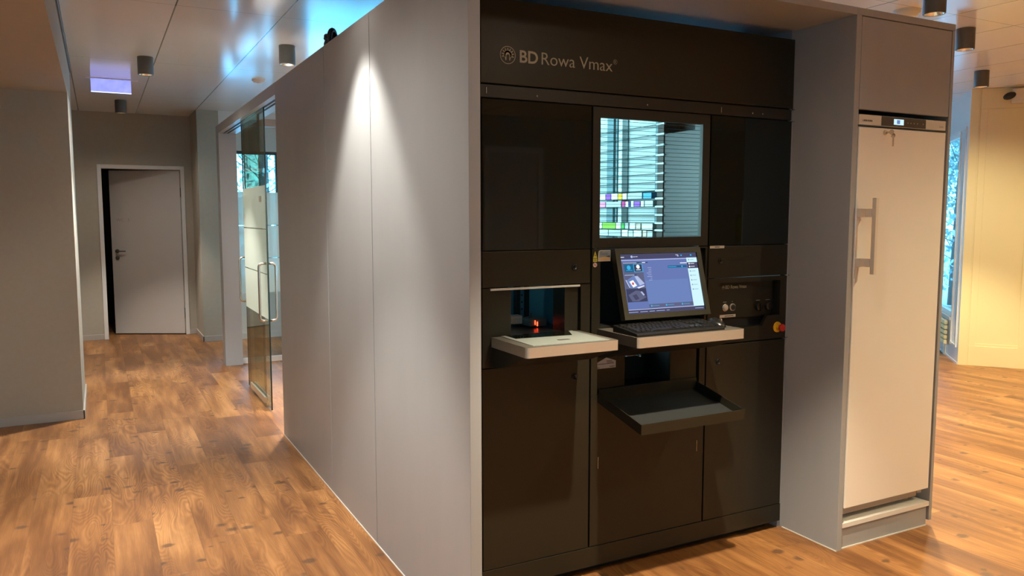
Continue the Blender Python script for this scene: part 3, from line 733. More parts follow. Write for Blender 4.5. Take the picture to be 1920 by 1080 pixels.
# catch tray: sloping, folded sheet
def slope(y, dz): return .771 - (Fy - y) / .296 * .064 + dz
Y1, Y0, TX0, TX1, TH, TT = Fy, 2.364, 1.789, 2.311, .040, .004
b = bmesh.new()
def sbox(x0, x1, y0, y1, h0, h1):
    v = [b.verts.new(p) for p in ((x0, y0, slope(y0, h0)), (x1, y0, slope(y0, h0)), (x1, y1, slope(y1, h0)), (x0, y1, slope(y1, h0)), (x0, y0, slope(y0, h1)), (x1, y0, slope(y0, h1)), (x1, y1, slope(y1, h1)), (x0, y1, slope(y1, h1)))]
    for f in ((0, 3, 2, 1), (4, 5, 6, 7), (0, 1, 5, 4), (1, 2, 6, 5), (2, 3, 7, 6), (3, 0, 4, 7)): b.faces.new([v[i] for i in f])
sbox(TX0, TX1, Y0, Y1, -TH, -TH + TT); sbox(TX0, TX0 + TT, Y0, Y1, -TH + TT, 0); sbox(TX1 - TT, TX1, Y0, Y1, -TH + TT, 0)
sbox(TX0 + TT, TX1 - TT, Y0, Y0 + TT, -TH + TT, 0); sbox(TX0 + TT, TX1 - TT, Y1 - TT, Y1, -TH + TT, .016)
ct = link('catch_tray', b, 'mach', mc)
b = bmesh.new(); sbox(TX0 + TT, TX1 - TT, Y0 + TT, Y1 - TT, -TH + TT, -TH + TT + .002); link('tray_mat', b, 'rubber', ct)

# --- right control module
b = bmesh.new()
rx0, rx1, rz0, rz1 = 2.435, 2.800, 1.036, 1.199
bm_box(b, 2.3635, rx0, Fy, Fy + .018, .9265, 1.2185); bm_box(b, rx1, 2.840, Fy, Fy + .018, .9265, 1.2185); bm_box(b, rx0, rx1, Fy, Fy + .018, rz1, 1.2185)
bm_prism(b, [(rx0, .9265), (rx1, .9265), (rx1, rz0), (2.722, rz0), (2.692, .992), (rx0, .992)], Fy, Fy + .018, 'Y')
cm = link('control_module', b, 'mach', mc)
ip = link('control_plate', bm_box(bmesh.new(), rx0 - .01, 2.778, Fy + .030, Fy + .036, rz0 - .002, rz1 + .004), 'mach', cm)
b = bmesh.new(); bm_box(b, rx0 - .01, rx1 + .005, Fy + .045, Fy + .05, .985, rz1 + .006); bm_box(b, rx0 - .006, rx0, Fy + .018, Fy + .045, .99, rz1); bm_box(b, rx1, rx1 + .006, Fy + .018, Fy + .045, .99, rz1)
bm_box(b, rx0, rx1, Fy + .018, Fy + .045, rz1, rz1 + .005); bm_box(b, rx0, rx1, Fy + .018, Fy + .045, .984, .992)
link('recess', b, 'black', cm)
bx = bmesh.new(); bm_box(bx, 2.437, 2.462, Fy + .012, Fy + .03, 1.196, 1.2125); link('hinge_block', bx, 'black', cm)
yi = Fy + .030
b = bmesh.new(); emblem(b, 2.479, 1.1745, .0095, yi - .0006); link('emblem', b, 'logo', ip)
link('lettering', fit_text('BD Rowa Vmax', 2.492, 2.619, 1.1675, 1.1835, yi, .006), 'logo', ip)
def button(x, z, r, mat, ring=None, h=.010, name='button'):
    b = bmesh.new(); bm_lathe(b, (x, yi, z), [(0., -h), (r * .8, -h), (r * .86, -h * .8), (r * .88, 0)], 28, axis='Y'); o = link(name, b, mat, ip)
    if ring:
        b = bmesh.new(); bm_lathe(b, (x, yi, z), [(r * .90, -h * .6), (r * 1.1, -h * .6), (r * 1.15, -h * .3), (r * 1.15, 0)], 28, axis='Y'); link('ring', b, ring, o)
    return o
button(2.4905, 1.083, .0155, 'paper', 'chrome'); button(2.535, 1.083, .0145, 'black', 'steel')
for x in (2.692, 2.752):
    k = button(x, 1.077, .022, 'black_gloss', None, .016, 'rotary_switch')
    link('pointer', bm_box(bmesh.new(), x - .003, x + .003, yi - .022, yi - .016, 1.060, 1.094, .001), 'black_gloss', k)
for x0, x1, z in ((2.480, 2.500, 1.106), (2.532, 2.537, 1.107), (2.680, 2.704, 1.105), (2.740, 2.766, 1.105)): box('caption', x0, x1, yi - .0006, yi, z, z + .003, 'logo', ip)
b = bmesh.new(); bm_prism(b, [(2.437, 1.0385), (2.553, 1.0385), (2.553, 1.0505), (2.437, 1.0505)], Fy + .026, Fy + .0285, 'Y'); bq = link('name_strip', b, 'paper', cm)
link('lettering', bm_box(bmesh.new(), 2.488, 2.540, Fy + .0253, Fy + .026, 1.043, 1.046), 'ink', bq)
# emergency stop
b = bmesh.new(); bm_lathe(b, (2.787, Fy, .979), [(0, -.006), (.020, -.006), (.0245, -.004), (.025, 0)], 32, axis='Y'); es = link('emergency_stop', b, 'yellow', cm)
b = bmesh.new(); bm_lathe(b, (2.787, Fy - .006, .979), [(.014, 0), (.014, -.014)], 28, axis='Y'); link('collar', b, 'yellow', es)
b = bmesh.new(); bm_lathe(b, (2.787, Fy - .018, .979), [(.010, 0), (.0155, -.004), (.0175, -.012), (.0165, -.018), (.012, -.022), (0, -.0235)], 28, axis='Y'); link('mushroom_button', b, 'red', es)

# --- interior seen through the window
XR = 2.70
b = bmesh.new(); bm_box(b, 2.80, 2.815, 3.45, 5.1, 1.10, 2.24); bm_box(b, 1.30, 2.80, 4.9, 4.92, 1.10, 2.24); bm_box(b, 2.12, 2.80, 4.30, 4.31, 1.10, 2.24)
inn = link('shelf_backing', b, 'int_white', mc)
b = bmesh.new(); bm_box(b, XR, XR + .01, 3.115, 3.40, 1.20, 1.930); bm_box(b, XR - .005, XR + .01, 3.06, 3.155, 1.20, 1.955); link('side_plate', b, 'int_grey', mc)
b = bmesh.new(); bm_box(b, XR - .005, 2.80, 3.405, 3.455, 1.20, 2.2); link('rack_upright', b, 'int_brown', mc)
b = bmesh.new(); bm_box(b, XR + .05, XR + .09, 3.50, 3.545, 1.10, 2.24, mi=0); bm_box(b, XR + .05, XR + .08, 3.91, 3.925, 1.1, 2.24, mi=0); bm_box(b, XR + .04, XR + .09, 3.935, 4.00, 1.1, 2.24, mi=0); bm_box(b, XR + .05, XR + .09, 3.86, 3.895, 1.1, 2.24, mi=1)
link('rack_post', b, ['int_mid', 'int_white'], mc)
zs = [1.986, 1.932, 1.875, 1.821, 1.775, 1.724, 1.678, 1.632, 1.589, 1.545, 1.500, 1.456, 1.417, 1.375]
base = box('glass_shelf', XR, 2.795, 3.46, 4.28, zs[0] - .002, zs[0] + .001, 'shelf_glass', mc)
brk = link('shelf_bracket', bm_box(bmesh.new(), XR - .012, XR, 3.395, 3.462, zs[0] - .005, zs[0] + .004), 'int_white', base)
for z in zs[1:]:
    c = base.copy(); COL.objects.link(c); c.parent = mc; c.location.z = z - zs[0]
    k = brk.copy(); COL.objects.link(k); k.parent = c
base2 = link('near_shelf_edge', bm_box(bmesh.new(), 1.32, 2.68, 2.752, 2.7545, 1.905, 1.9065), 'shelf_glass', mc)
for k in range(1, 31):
    c = base2.copy(); COL.objects.link(c); c.parent = mc; c.location.z = -k * .0172
# the machine's own cool lamp
link('light_strip', bm_box(bmesh.new(), 2.2, 2.6, 4.84, 4.86, 1.2, 2.2), 'led_cool', mc)
la = bpy.data.lights.new('machine_interior_lamp', 'AREA'); la.shape = 'RECTANGLE'; la.size = .9; la.size_y = .9; la.energy = 26; la.color = (.55, .93, 1.)
lo = bpy.data.objects.new('machine_interior_lamp', la); COL.objects.link(lo); lo.location = (1.55, 3.95, 1.75); lo.rotation_euler = (0, -PI / 2, 0)
la = bpy.data.lights.new('niche_fill_light', 'POINT'); la.energy = .22; la.color = (.5, .85, 1.); la.shadow_soft_size = .02
lo = bpy.data.objects.new('niche_fill_light', la); COL.objects.link(lo); lo.location = (1.44, 2.98, 1.36)  # unseen bluish point light added to brighten the niche lining

# medicine packs on the machine's shelves (faces towards -X)
cols = {'w': (.75, .80, .80), 'p': (.25, .07, .45), 'y': (.80, .48, .02), 'b': (.05, .33, .62), 'c': (.45, .03, .20), 'n': (.02, .02, .20), 'k': (.80, .25, .55),
        'l': (.22, .50, .05), 'g': (.04, .36, .06), 's': (.40, .44, .46), 't': (.52, .60, .62), 'o': (.62, .50, .42)}
names = {'w': 'white', 'p': 'violet', 'y': 'yellow', 'b': 'blue', 'c': 'crimson', 'n': 'navy', 'k': 'pink', 'l': 'lime green', 'g': 'dark green', 's': 'grey', 't': 'pale grey', 'o': 'beige'}
for k, c in cols.items(): M['pack_' + k] = pbr('pack_' + k, c, .5, var=.03)
rows = [(1.589, .034, [('w', 4.06, 3.962), ('p', 3.958, 3.905), ('w', 3.90, 3.836), ('y', 3.832, 3.792), ('w', 3.788, 3.745), ('s', 3.735, 3.600), ('b', 3.592, 3.515)], 'the upper row'),
        (1.545, .032, [('k', 4.06, 3.962), ('s', 3.955, 3.80), ('c', 3.794, 3.762), ('w', 3.758, 3.728), ('n', 3.724, 3.708), ('w', 3.704, 3.678), ('p', 3.674, 3.618), ('w', 3.612, 3.582), ('t', 3.575, 3.50)], 'the second row'),
        (1.417, .036, [('w', 4.06, 3.995), ('l', 3.99, 3.855), ('w', 3.85, 3.80), ('g', 3.796, 3.765), ('s', 3.76, 3.725), ('w', 3.715, 3.66), ('o', 3.654, 3.61), ('w', 3.60, 3.50)], 'the third row'),
        (1.375, .037, [('t', 4.06, 3.93), ('s', 3.925, 3.80), ('w', 3.79, 3.73), ('t', 3.724, 3.68), ('w', 3.675, 3.60), ('o', 3.59, 3.555), ('t', 3.55, 3.50)], 'the lowest row')]
for z, h, lst, rn in rows:
    cnt = {}
    for k, ya, yb in lst:
        cnt[k] = cnt.get(k, 0) + 1
    seen = {}
    for i, (k, ya, yb) in enumerate(lst):
        b = bm_box(bmesh.new(), 0, .085, 0, ya - yb - .003, 0, h * (.93 + .07 * ((i * 7) % 3) / 2), .0008, 1)
        o = link('medicine_pack', b, 'pack_' + k); o.location = (XR + .004, yb + .0015, z + .0012)
        seen[k] = seen.get(k, 0) + 1
        lab = 'small %s medicine pack in %s inside the machine window' % (names[k], rn)
        if cnt[k] > 1:
            nb = names[lst[i - 1][0]] if i else None
            nx = names[lst[i + 1][0]] if i + 1 < len(lst) else None
            if nb is None: lab = '%s medicine pack at the far left end of %s' % (names[k], rn)
            elif nx is None: lab = '%s medicine pack at the right end of %s' % (names[k], rn)
            else: lab = '%s medicine pack between a %s and a %s pack in %s' % (names[k], nb, nx, rn)
        tag(o, lab, 'medicine pack', 'medicine packs inside the machine')

# ================================================================= MONITOR
tilt = math.atan2(.080, .285)
mo = thing('monitor', (2.065, 2.55, 1.0375), 'black touchscreen monitor tilted back, showing a blue software window', 'monitor')
MT = Matrix.Translation((2.0655, 2.552, 1.082)) @ Matrix.Rotation(-tilt, 4, 'X')   # local x right, z up along the screen, -y to the viewer
W2, H = .2215, .292
def mlink(name, bm, mat, parent=mo):
    bm.transform(MT); return link(name, bm, mat, parent)
b = bmesh.new()
sx0, sx1, sz0, sz1 = -.199, .199, .022, .270
for q in ((-W2, sx0, 0, H), (sx1, W2, 0, H), (sx0, sx1, 0, sz0), (sx0, sx1, sz1, H)): bm_box(b, q[0], q[1], 0, .03, q[2], q[3])
bm_box(b, sx0, sx1, .008, .03, sz0, sz1)
mlink('bezel', b, 'mach')
b = bmesh.new(); bm_box(b, -.15, .15, .03, .05, .05, .25, .006); bm_box(b, -.05, .05, .05, .085, .10, .20); mlink('rear_housing', b, 'black')
b = bm_box(bmesh.new(), 1.97, 2.17, 2.605, 2.625, 1.0375, 1.15, .003); link('stand', b, 'black', mo)
b = bmesh.new(); mats = ['s_bg', 's_bar', 's_line', 's_side', 's_dark', 's_cyan', 's_white', 's_grey', 's_red', 's_text', 's_side_text', 's_bg2', 's_cyan2']
SWd, SHt = sx1 - sx0, sz1 - sz0
lay = [0]
def ui(u0, v0, u1, v1, m, pts=None):
    """u 0..1 left-right, v 0..1 top-bottom"""
    lay[0] += 1
    y = .0078 - lay[0] * .00002
    if pts is None: pts = [(u0, v0), (u1, v0), (u1, v1), (u0, v1)]
    vs = [b.verts.new((sx0 + u * SWd, y, sz1 - v * SHt)) for u, v in pts]
    f = b.faces.new(vs[::-1]); f.material_index = mats.index(m)
ui(0, 0, 1, 1, 's_bg'); ui(.28, .45, .84, .90, 's_bg2'); ui(0, 0, 1, .085, 's_bar'); ui(0, .098, .88, .105, 's_line')
ui(.86, .088, 1, .93, 's_side'); ui(.86, .17, 1, .275, 's_bar'); ui(0, .93, 1, 1, 's_bar'); ui(0, .925, .88, .931, 's_line')
ui(.02, .13, .27, .80, 's_grey'); ui(.28, .85, .86, .91, 's_grey')
ui(.04, .17, .155, .30, 's_cyan2'); ui(.155, .165, .27, .305, 's_cyan'); ui(.162, .175, .262, .295, 's_dark')
def dot(u, v, r, m):
    ui(0, 0, 0, 0, m, [(u + r * math.cos(2 * PI * k / 12), v + r * 1.6 * math.sin(2 * PI * k / 12)) for k in range(12)])
dot(.095, .225, .024, 's_cyan'); dot(.212, .215, .022, 's_white'); ui(.06, .268, .135, .275, 's_cyan'); ui(.185, .262, .24, .272, 's_white')
ui(.03, .142, .20, .152, 's_text'); ui(.20, .139, .24, .155, 's_dark'); ui(.27, .142, .31, .152, 's_white'); ui(.315, .139, .345, .155, 's_dark')
ui(.03, .345, .15, .355, 's_text'); ui(.155, .342, .18, .358, 's_dark')
ui(0, 0, 0, 0, 's_bg2', [(.04, .44), (.14, .36), (.19, .37), (.265, .50), (.25, .55), (.16, .575), (.08, .57)]); ui(0, 0, 0, 0, 's_text', [(.15, .375), (.19, .37), (.265, .50), (.20, .53)])
ui(0, 0, 0, 0, 's_white', [(.075, .46), (.125, .435), (.165, .53), (.115, .56)]); dot(.118, .495, .014, 's_red'); ui(0, 0, 0, 0, 's_line', [(.16, .56), (.255, .53), (.26, .545), (.18, .58)])
ui(0, 0, 0, 0, 's_line', [(.032, .43), (.038, .428), (.075, .56), (.068, .56)])
ui(.02, .58, .27, .80, 's_dark'); ui(0, 0, 0, 0, 's_grey', [(.04, .68), (.14, .61), (.19, .62), (.26, .73), (.16, .79), (.08, .79)]); ui(0, 0, 0, 0, 's_text', [(.195, .635), (.215, .63), (.245, .69), (.225, .70)])
ui(0, 0, 0, 0, 's_bar', [(.09, .69), (.14, .67), (.17, .75), (.12, .77)])
for k, (a, c) in enumerate(((.33, .38), (.34, .375), (.335, .375), (.31, .37), (.325, .37), (.31, .375), (.35, .37), (.325, .37))): ui(a, .235 + k * .03, c, .241 + k * .03, 's_text')
ui(.765, .17, .855, .183, 's_white'); ui(.595, .215, .85, .255, 's_cyan2'); ui(.60, .232, .71, .242, 's_cyan'); dot(.785, .235, .010, 's_cyan')
for u in (.31, .50, .71): dot(u, .88, .010, 's_cyan'); ui(u + .015, .877, u + .10, .884, 's_cyan')
for u0, u1 in ((.005, .13), (.155, .25), (.27, .34), (.36, .47), (.49, .53), (.87, .985)): ui(u0, .963, u1, .971, 's_text')
ui(.005, .045, .055, .055, 's_white'); dot(.15, .045, .014, 's_text'); ui(.17, .042, .19, .052, 's_line'); ui(.195, .042, .225, .050, 's_line')
ui(.72, .030, .755, .038, 's_line'); ui(.74, .043, .76, .062, 's_text'); dot(.795, .045, .009, 's_cyan'); dot(.925, .045, .010, 's_cyan')
for v, m in ((.125, 's_side_text'), (.195, 's_white'), (.245, 's_white'), (.325, 's_side_text'), (.40, 's_side_text'), (.48, 's_side_text'), (.56, 's_side_text'), (.64, 's_side_text')):
    dot(.885, v, .009, m); ui(.90, v - .004, .955, v + .004, m)
mlink('screen', b, mats)

# ================================================================= KEYBOARD
kb = thing('keyboard', (2.01, 2.49, 1.0375), 'full-size black keyboard with worn shiny keys on the steel-fronted shelf', 'keyboard')
KX0, KX1, KY0, KY1, KZ = 1.790, 2.226, 2.400, 2.560, 1.0375
ks = math.atan2(.014, KY1 - KY0)
b = bmesh.new(); bm_prism(b, [(KY0, KZ), (KY0, KZ + .010), (KY0 + .010, KZ + .014), (KY1, KZ + .028), (KY1, KZ)], KX0, KX1, 'X', bev=.002)
link('body', b, 'black_gloss', kb)
key = bmesh.new()
top = .78
vs = []
for z, s in ((0, 1), (.006, top)):
    vs.append([key.verts.new((sx * .0085 * s, sy * .0085 * s, z)) for sx, sy in ((-1, -1), (1, -1), (1, 1), (-1, 1))])
key.faces.new(vs[0][::-1]); key.faces.new(vs[1])
for i in range(4): key.faces.new((vs[0][i], vs[0][(i + 1) % 4], vs[1][(i + 1) % 4], vs[1][i]))
k0 = link('key', key, 'black_gloss'); k0.parent = kb; wv = Vector(kb['_w'])
first = True
pitchx = .019; layout = []
for r in range(6):
    gy = KY0 + .026 + r * .0205 + (.004 if r == 5 else 0)
    xs = []
    if r == 0: xs = [(.0, 1.25), (1.25, 1.25), (2.5, 1.25), (3.75, 6.25), (10, 1.25), (11.25, 1.25), (12.5, 1.25), (13.75, 1.25), (15.3, 1), (16.3, 1), (17.3, 1), (18.6, 2), (20.6, 1)]
    elif r == 1: xs = [(0, 2.25)] + [(2.25 + k, 1) for k in range(10)] + [(12.25, 2.75), (16.3, 1), (18.6, 1), (19.6, 1), (20.6, 1)]
    elif r == 2: xs = [(0, 1.75)] + [(1.75 + k, 1) for k in range(11)] + [(12.75, 2.25), (18.6, 1), (19.6, 1), (20.6, 1)]
    elif r == 3: xs = [(0, 1.5)] + [(1.5 + k, 1) for k in range(12)] + [(13.5, 1.5), (15.3, 1), (16.3, 1), (17.3, 1), (18.6, 1), (19.6, 1), (20.6, 1)]
    elif r == 4: xs = [(k, 1) for k in range(13)] + [(13, 2), (15.3, 1), (16.3, 1), (17.3, 1), (18.6, 1), (19.6, 1), (20.6, 1)]
    else: xs = [(0, 1)] + [(2 + k, 1) for k in range(4)] + [(6.5 + k, 1) for k in range(4)] + [(11 + k, 1) for k in range(4)] + [(15.3, 1)]
    for x, w in xs: layout.append((x, w, gy))
layout = layout[:100]
for x, w, gy in layout:
    k = k0 if first else k0.copy()
    if not first: COL.objects.link(k); k.parent = kb
    first = False
    cx = KX0 + .010 + (x + w / 2) * pitchx
    zz = KZ + .0145 + (gy - KY0) * .089
    k.location = Vector((cx, gy, zz)) - wv; k.rotation_euler = (.087, 0, 0); k.scale = ((w * pitchx - .0015) / .0175 * .98, 1, 1)

# ================================================================= MOUSE
ms = thing('computer_mouse', (2.262, 2.50, 1.0375), 'glossy black computer mouse at the right end of the keyboard', 'mouse')
b = bmesh.new()
bmesh.ops.create_uvsphere(b, u_segments=24, v_segments=14, radius=1.)
for v in b.verts:
    x, y, z = v.co
    z = max(z, -.05)
    v.co = Vector((2.262 + x * .031 * (1 - .12 * y), 2.50 + y * .056, 1.0395 + z * .034 * (1 - .18 * abs(y)) * (1 + .1 * (y > 0))))
link('shell', b, 'black_gloss', ms, smooth=True)
b = bmesh.new(); bm_cyl(b, (2.262, 2.468, 1.066), .009, .009, .006, 16, 'X'); link('scroll_wheel', b, 'chrome', ms)
b = bmesh.new(); bm_tube(b, [(2.262, 2.552, 1.044), (2.255, 2.585, 1.042), (2.235, 2.615, 1.042), (2.21, 2.64, 1.042)], .002, 6); link('cable', b, 'black', ms)

# ================================================================= FRIDGE CABINET + FRIDGE
CX0, CX1 = 2.8615, 3.521
fc = thing('fridge_cabinet', (3.19, 2.65, 0), 'tall grey laminate cabinet built around the white fridge', 'cabinet')
box('side_panel', CX0, 2.893, YB, 3.05, 0, 2.338, 'laminate', fc, .001, 1)
box('side_panel', 3.501, CX1, YB, 3.05, .028, 2.338, 'laminate', fc, .001, 1)
box('top_board', 2.8602, CX1, YB, 3.05, 2.3385, ZT - .002, 'laminate', fc, .001, 1)
box('upper_door', 2.8965, 3.4975, YB + .001, YB + .02, 1.950, 2.3345, 'laminate', fc, .001, 1)
box('back_panel', 2.893, 3.501, 3.03, 3.05, 0, 2.338, 'laminate_dark', fc)
box('base_shelf', 2.8935, 3.5005, YB + .001, 3.02, .100, .122, 'white', fc, .001, 1)
box('plinth', 2.8935, 3.4955, YB + .012, YB + .03, 0, .098, 'laminate', fc)
b = bmesh.new(); bm_box(b, 2.8935, 3.496, YB + .008, YB + .012, 0, .005); bm_box(b, CX0 - .003, CX0, YB, 2.66, 0, .004); link('floor_joint', b, 'white', fc)

fr = thing('fridge', (3.19, 2.68, .122), 'white upright fridge with bar handle and key in the lock', 'fridge')
box('body', 2.902, 3.488, YB + .045, 2.98, .19, 1.93, 'fridge_grey', fr)
box('foot_panel', 2.902, 3.44, YB + .03, 2.9, .150, .188, 'fridge_grey', fr)
for x in (2.95, 3.42): link('foot', bm_cyl(bmesh.new(), (x, YB + .08, .136), .018, .018, .028, 14), 'fridge_grey', fr)
box('hinge_cover', 3.445, 3.48, YB + .03, YB + .07, .160, .188, 'fridge_grey', fr, .003)
dr = box('door', 2.900, 3.484, YB - .002, YB + .04, .191, 1.876, 'fridge', fr, .003, 3)
cpn = box('control_panel', 2.899, 3.483, YB + .0, YB + .04, 1.8855, 1.929, 'fridge_trim', fr, .002, 2)
cd = box('dark_display_field', 3.040, 3.339, YB - .001, YB + .0, 1.887, 1.9275, 'tray_top', cpn)
dp = box('display', 3.121, 3.186, YB - .0018, YB - .001, 1.895, 1.9195, 's_side', cpn)
box('readout', 3.140, 3.160, YB - .0024, YB - .0018, 1.899, 1.916, 's_bg2', cpn)
b = bmesh.new()
for x in (3.215, 3.235, 3.257, 3.28, 3.32): link('touch_key', bm_cyl(bmesh.new(), (x, YB - .0012, 1.9065), .003, .003, .0006, 10, 'Y'), 'fridge_grey', cpn)
link('lettering', fit_text('LIEBHERR', 2.921, 2.983, 1.900, 1.9075, YB, .01), 'ink', cpn)
box('series_mark', 3.436, 3.465, YB - .0006, YB, 1.8985, 1.9035, 'fridge_grey', cpn)
# lock with key
b = bmesh.new(); bm_lathe(b, (3.062, YB - .002, 1.857), [(0, -.008), (.008, -.008), (.010, -.005), (.0105, 0)], 20, axis='Y'); lk = link('lock', b, 'chrome', dr)
b = bmesh.new(); bm_box(b, 3.0612, 3.0628, YB - .030, YB - .008, 1.853, 1.861); bm_cyl(b, (3.062, YB - .036, 1.857), .011, .011, .002, 18, 'X')
bm_tube(b, [(3.062, YB - .040, 1.852), (3.068, YB - .044, 1.843), (3.074, YB - .040, 1.838), (3.070, YB - .034, 1.845), (3.062, YB - .036, 1.852)], .0012, 6)
bm_box(b, 3.0715, 3.073, YB - .041, YB - .033, 1.796, 1.838, .0005); bm_cyl(b, (3.072, YB - .037, 1.842), .010, .010, .002, 18, 'X')
link('key', b, 'chrome', lk)
# handle: two angled brackets and a flat bar
hb = link('handle', bm_box(bmesh.new(), 2.929, 2.947, YB - .078, YB - .058, 1.245, 1.572, .002), 'handle', dr)
for z in (1.508, 1.294):
    b = bmesh.new(); bm_box(b, 2.902, 2.930, YB - .030, YB - .002, z - .018, z + .018, .001); bm_box(b, 2.926, 2.948, YB - .058, YB - .030, z - .018, z + .018, .001)
    link('handle_bracket', b, 'handle', hb)
link('handle_shadow', bm_prism(bmesh.new(), [(2.903, 1.276), (2.924, 1.276), (2.922, 1.215), (2.914, 1.205), (2.908, 1.205), (2.908, 1.225), (2.903, 1.225)], YB - .006, YB - .002, 'Y'), 'fridge_trim', hb)  # thin darker plate shaped as the shadow below the handle

# ================================================================= CEILING FITTINGS
def lamp(x, y, label, zc=ZC, col=(1., .80, .60), beam=70., wide=1.0, k=1., first=[None], wk=1.):
    t = thing('ceiling_lamp', (x, y, zc - .135), label, 'ceiling lamp', 'cylindrical surface-mounted ceiling lamps')
    if first[0] is None:
        b = bmesh.new(); r = .0575
        bm_lathe(b, (x, y, zc - .135), [(.047, .012), (.049, .0), (r - .002, 0), (r, .002), (r, .133), (r - .001, .135), (0, .135)], 40)
        h = link('housing', b, 'lamp_body', t)
        b = bmesh.new(); bm_lathe(b, (x, y, zc - .135), [(.048, .002), (.040, .014), (.026, .028)], 32); rf = link('reflector', b, 'reflector', t)
        b = bmesh.new(); bm_cyl(b, (x, y, zc - .135 + .024), .027, .027, .004, 24); bl = link('bulb', b, 'bulb', t)
        first[0] = (h, rf, bl)
    else:
        for s in first[0]:
            c = s.copy(); COL.objects.link(c); c.parent = t
    for nm, size, e, bl in (('beam', 74., beam, .5), ('spill', 156., wide, .9)):
        l = bpy.data.lights.new('lamp_' + nm, 'SPOT'); l.energy = e * k * (wk if nm == 'spill' else 1); l.color = col; l.spot_size = math.radians(size); l.spot_blend = bl; l.shadow_soft_size = .03
        lo = bpy.data.objects.new('lamp_' + nm, l); COL.objects.link(lo); lo.location = (x, y, zc - .139)
    return t
WA = (1., .86, .54); NE = (1., .94, .86)
BE, WI = 170., 30.
lamp(.377, 6.842, 'grey cylinder ceiling lamp in the middle of the corridor beside the lit glass sign', col=NE, beam=BE, wide=WI)
lamp(1.263, 5.922, 'grey cylinder ceiling lamp seen just above the top edge of the grey enclosure', col=NE, beam=BE * 2.2, wide=WI)
lamp(.267, 9.50, 'grey cylinder ceiling lamp farthest down the corridor, below the lit glass sign', col=NE, beam=BE * .6, wide=WI * .6)
lamp(4.06, 2.83, 'large grey cylinder ceiling lamp cut by the top of the photo, above the fridge cabinet', col=WA, beam=BE, wide=WI)
lamp(5.103, 3.327, 'grey cylinder ceiling lamp right of the fridge cabinet, the middle one of the right-hand row', col=WA, beam=BE * .75, wide=WI)
lamp(6.703, 4.209, 'grey cylinder ceiling lamp farthest right, in front of the cream panelled wall', col=WA, beam=BE * 1.2, wide=WI * 2)
lamp(.788, 3.44, 'ceiling lamp close to the grey enclosure wall, throwing the bright cone on it', col=NE, beam=BE * .5, wide=WI * .1)
lamp(1.77, 1.72, 'ceiling lamp in front of the dispensing machine', col=(1., .86, .66), beam=BE * 1.3, wide=WI * .5)
lamp(-.95, 4.6, 'ceiling lamp under the lowered ceiling before the near wall', zc=ZT, col=NE, beam=BE * .5, wide=WI * .8)
lamp(.10, 2.95, 'unseen ceiling lamp added to fill the corridor floor before the near wall', col=NE, beam=BE * .7, wide=WI * 1.7)  # added out of view to even out the floor light
lamp(.2, .9, 'ceiling lamp behind the viewer on the left', col=NE, beam=BE, wide=WI * .25)
lamp(3.9, .6, 'ceiling lamp in front of the fridge', col=WA, beam=BE, wide=WI * 3.2)
lamp(6.0, 1.2, 'ceiling lamp in the open floor area on the right', col=WA, beam=BE * .7, wide=WI)
lamp(8.0, 2.6, 'ceiling lamp near the cream panelled wall, out of view', col=WA, beam=BE, wide=WI * 2.5)
lamp(3.3, 6.6, 'unseen ceiling lamp added in the side room behind the enclosure, nearer one', col=NE, beam=BE, wide=WI)  # added out of sight so floor bounce brightens the ceiling
lamp(5.6, 7.4, 'unseen ceiling lamp added in the side room behind the enclosure, farther one', col=NE, beam=BE, wide=WI)  # second hidden lamp added for bounce onto the ceiling
lamp(2.6, -1.6, 'ceiling lamp behind the viewer in the middle', col=WA, beam=BE, wide=WI)
lamp(5.4, -1.6, 'ceiling lamp behind the viewer on the right', col=WA, beam=BE, wide=WI)

def detector(x, y, label, r=.055, h=.03, mat='white', ring=None):
    t = thing('smoke_detector', (x, y, ZC - h), label, 'smoke detector')
    b = bmesh.new(); bm_lathe(b, (x, y, ZC), [(0, -h), (r * .55, -h), (r * .8, -h * .8), (r * .85, -h * .45), (r, -h * .4), (r, 0)], 32); link('housing', b, mat, t)
    b = bmesh.new(); bm_lathe(b, (x, y, ZC), [(r * .30, -h - .004), (r * .34, -h), ], 24); bm_cyl(b, (x, y, ZC - h - .002), r * .3, r * .3, .004, 20); link('sensor_cap', b, ring or mat, t)
detector(1.342, 7.50, 'small round white smoke detector on the ceiling above the glass doors', .06)
detector(4.335, 3.20, 'round cream smoke detector on the ceiling just above the fridge cabinet', .075, .045, 'white', 'lamp_body')

# emergency exit sign: edge-lit glass plate hanging from a slot
ex = thing('exit_sign', (.16, 8.06, 2.60), 'glowing blue-violet glass emergency sign plate hanging from the corridor ceiling', 'sign')
box('mounting_slot', -.06, .375, 8.045, 8.075, ZC - .006, ZC, 'white', ex, .001, 1)
box('lit_plate', -.006, .318, 8.057, 8.063, 2.597, ZC - .006, 'exit', ex)
box('glowing_edge', -.006, .318, 8.0565, 8.0635, 2.592, 2.597, 'exit_edge', ex)

# black cable bundle on top of the enclosure
cb = thing('cable_bundle', (1.10, 4.16, ZT), 'small black bundle of cable lying on top of the grey enclosure', 'cable')
b = bmesh.new()
for k in range(5):
    pts = []
    ph = random.random() * 6; rx, rz, y0 = .03 + .01 * random.random(), .020 + .008 * random.random(), 4.08 + .04 * k
    for i in range(25):
        a = 2 * PI * i / 24; pts.append((1.10 + .01 * k + rx * math.cos(a), y0 + .07 * math.sin(a + ph), ZT + .034 + (rz) * math.sin(a)))
    bm_tube(b, pts, .012, 8)
link('coils', b, 'cable', cb)

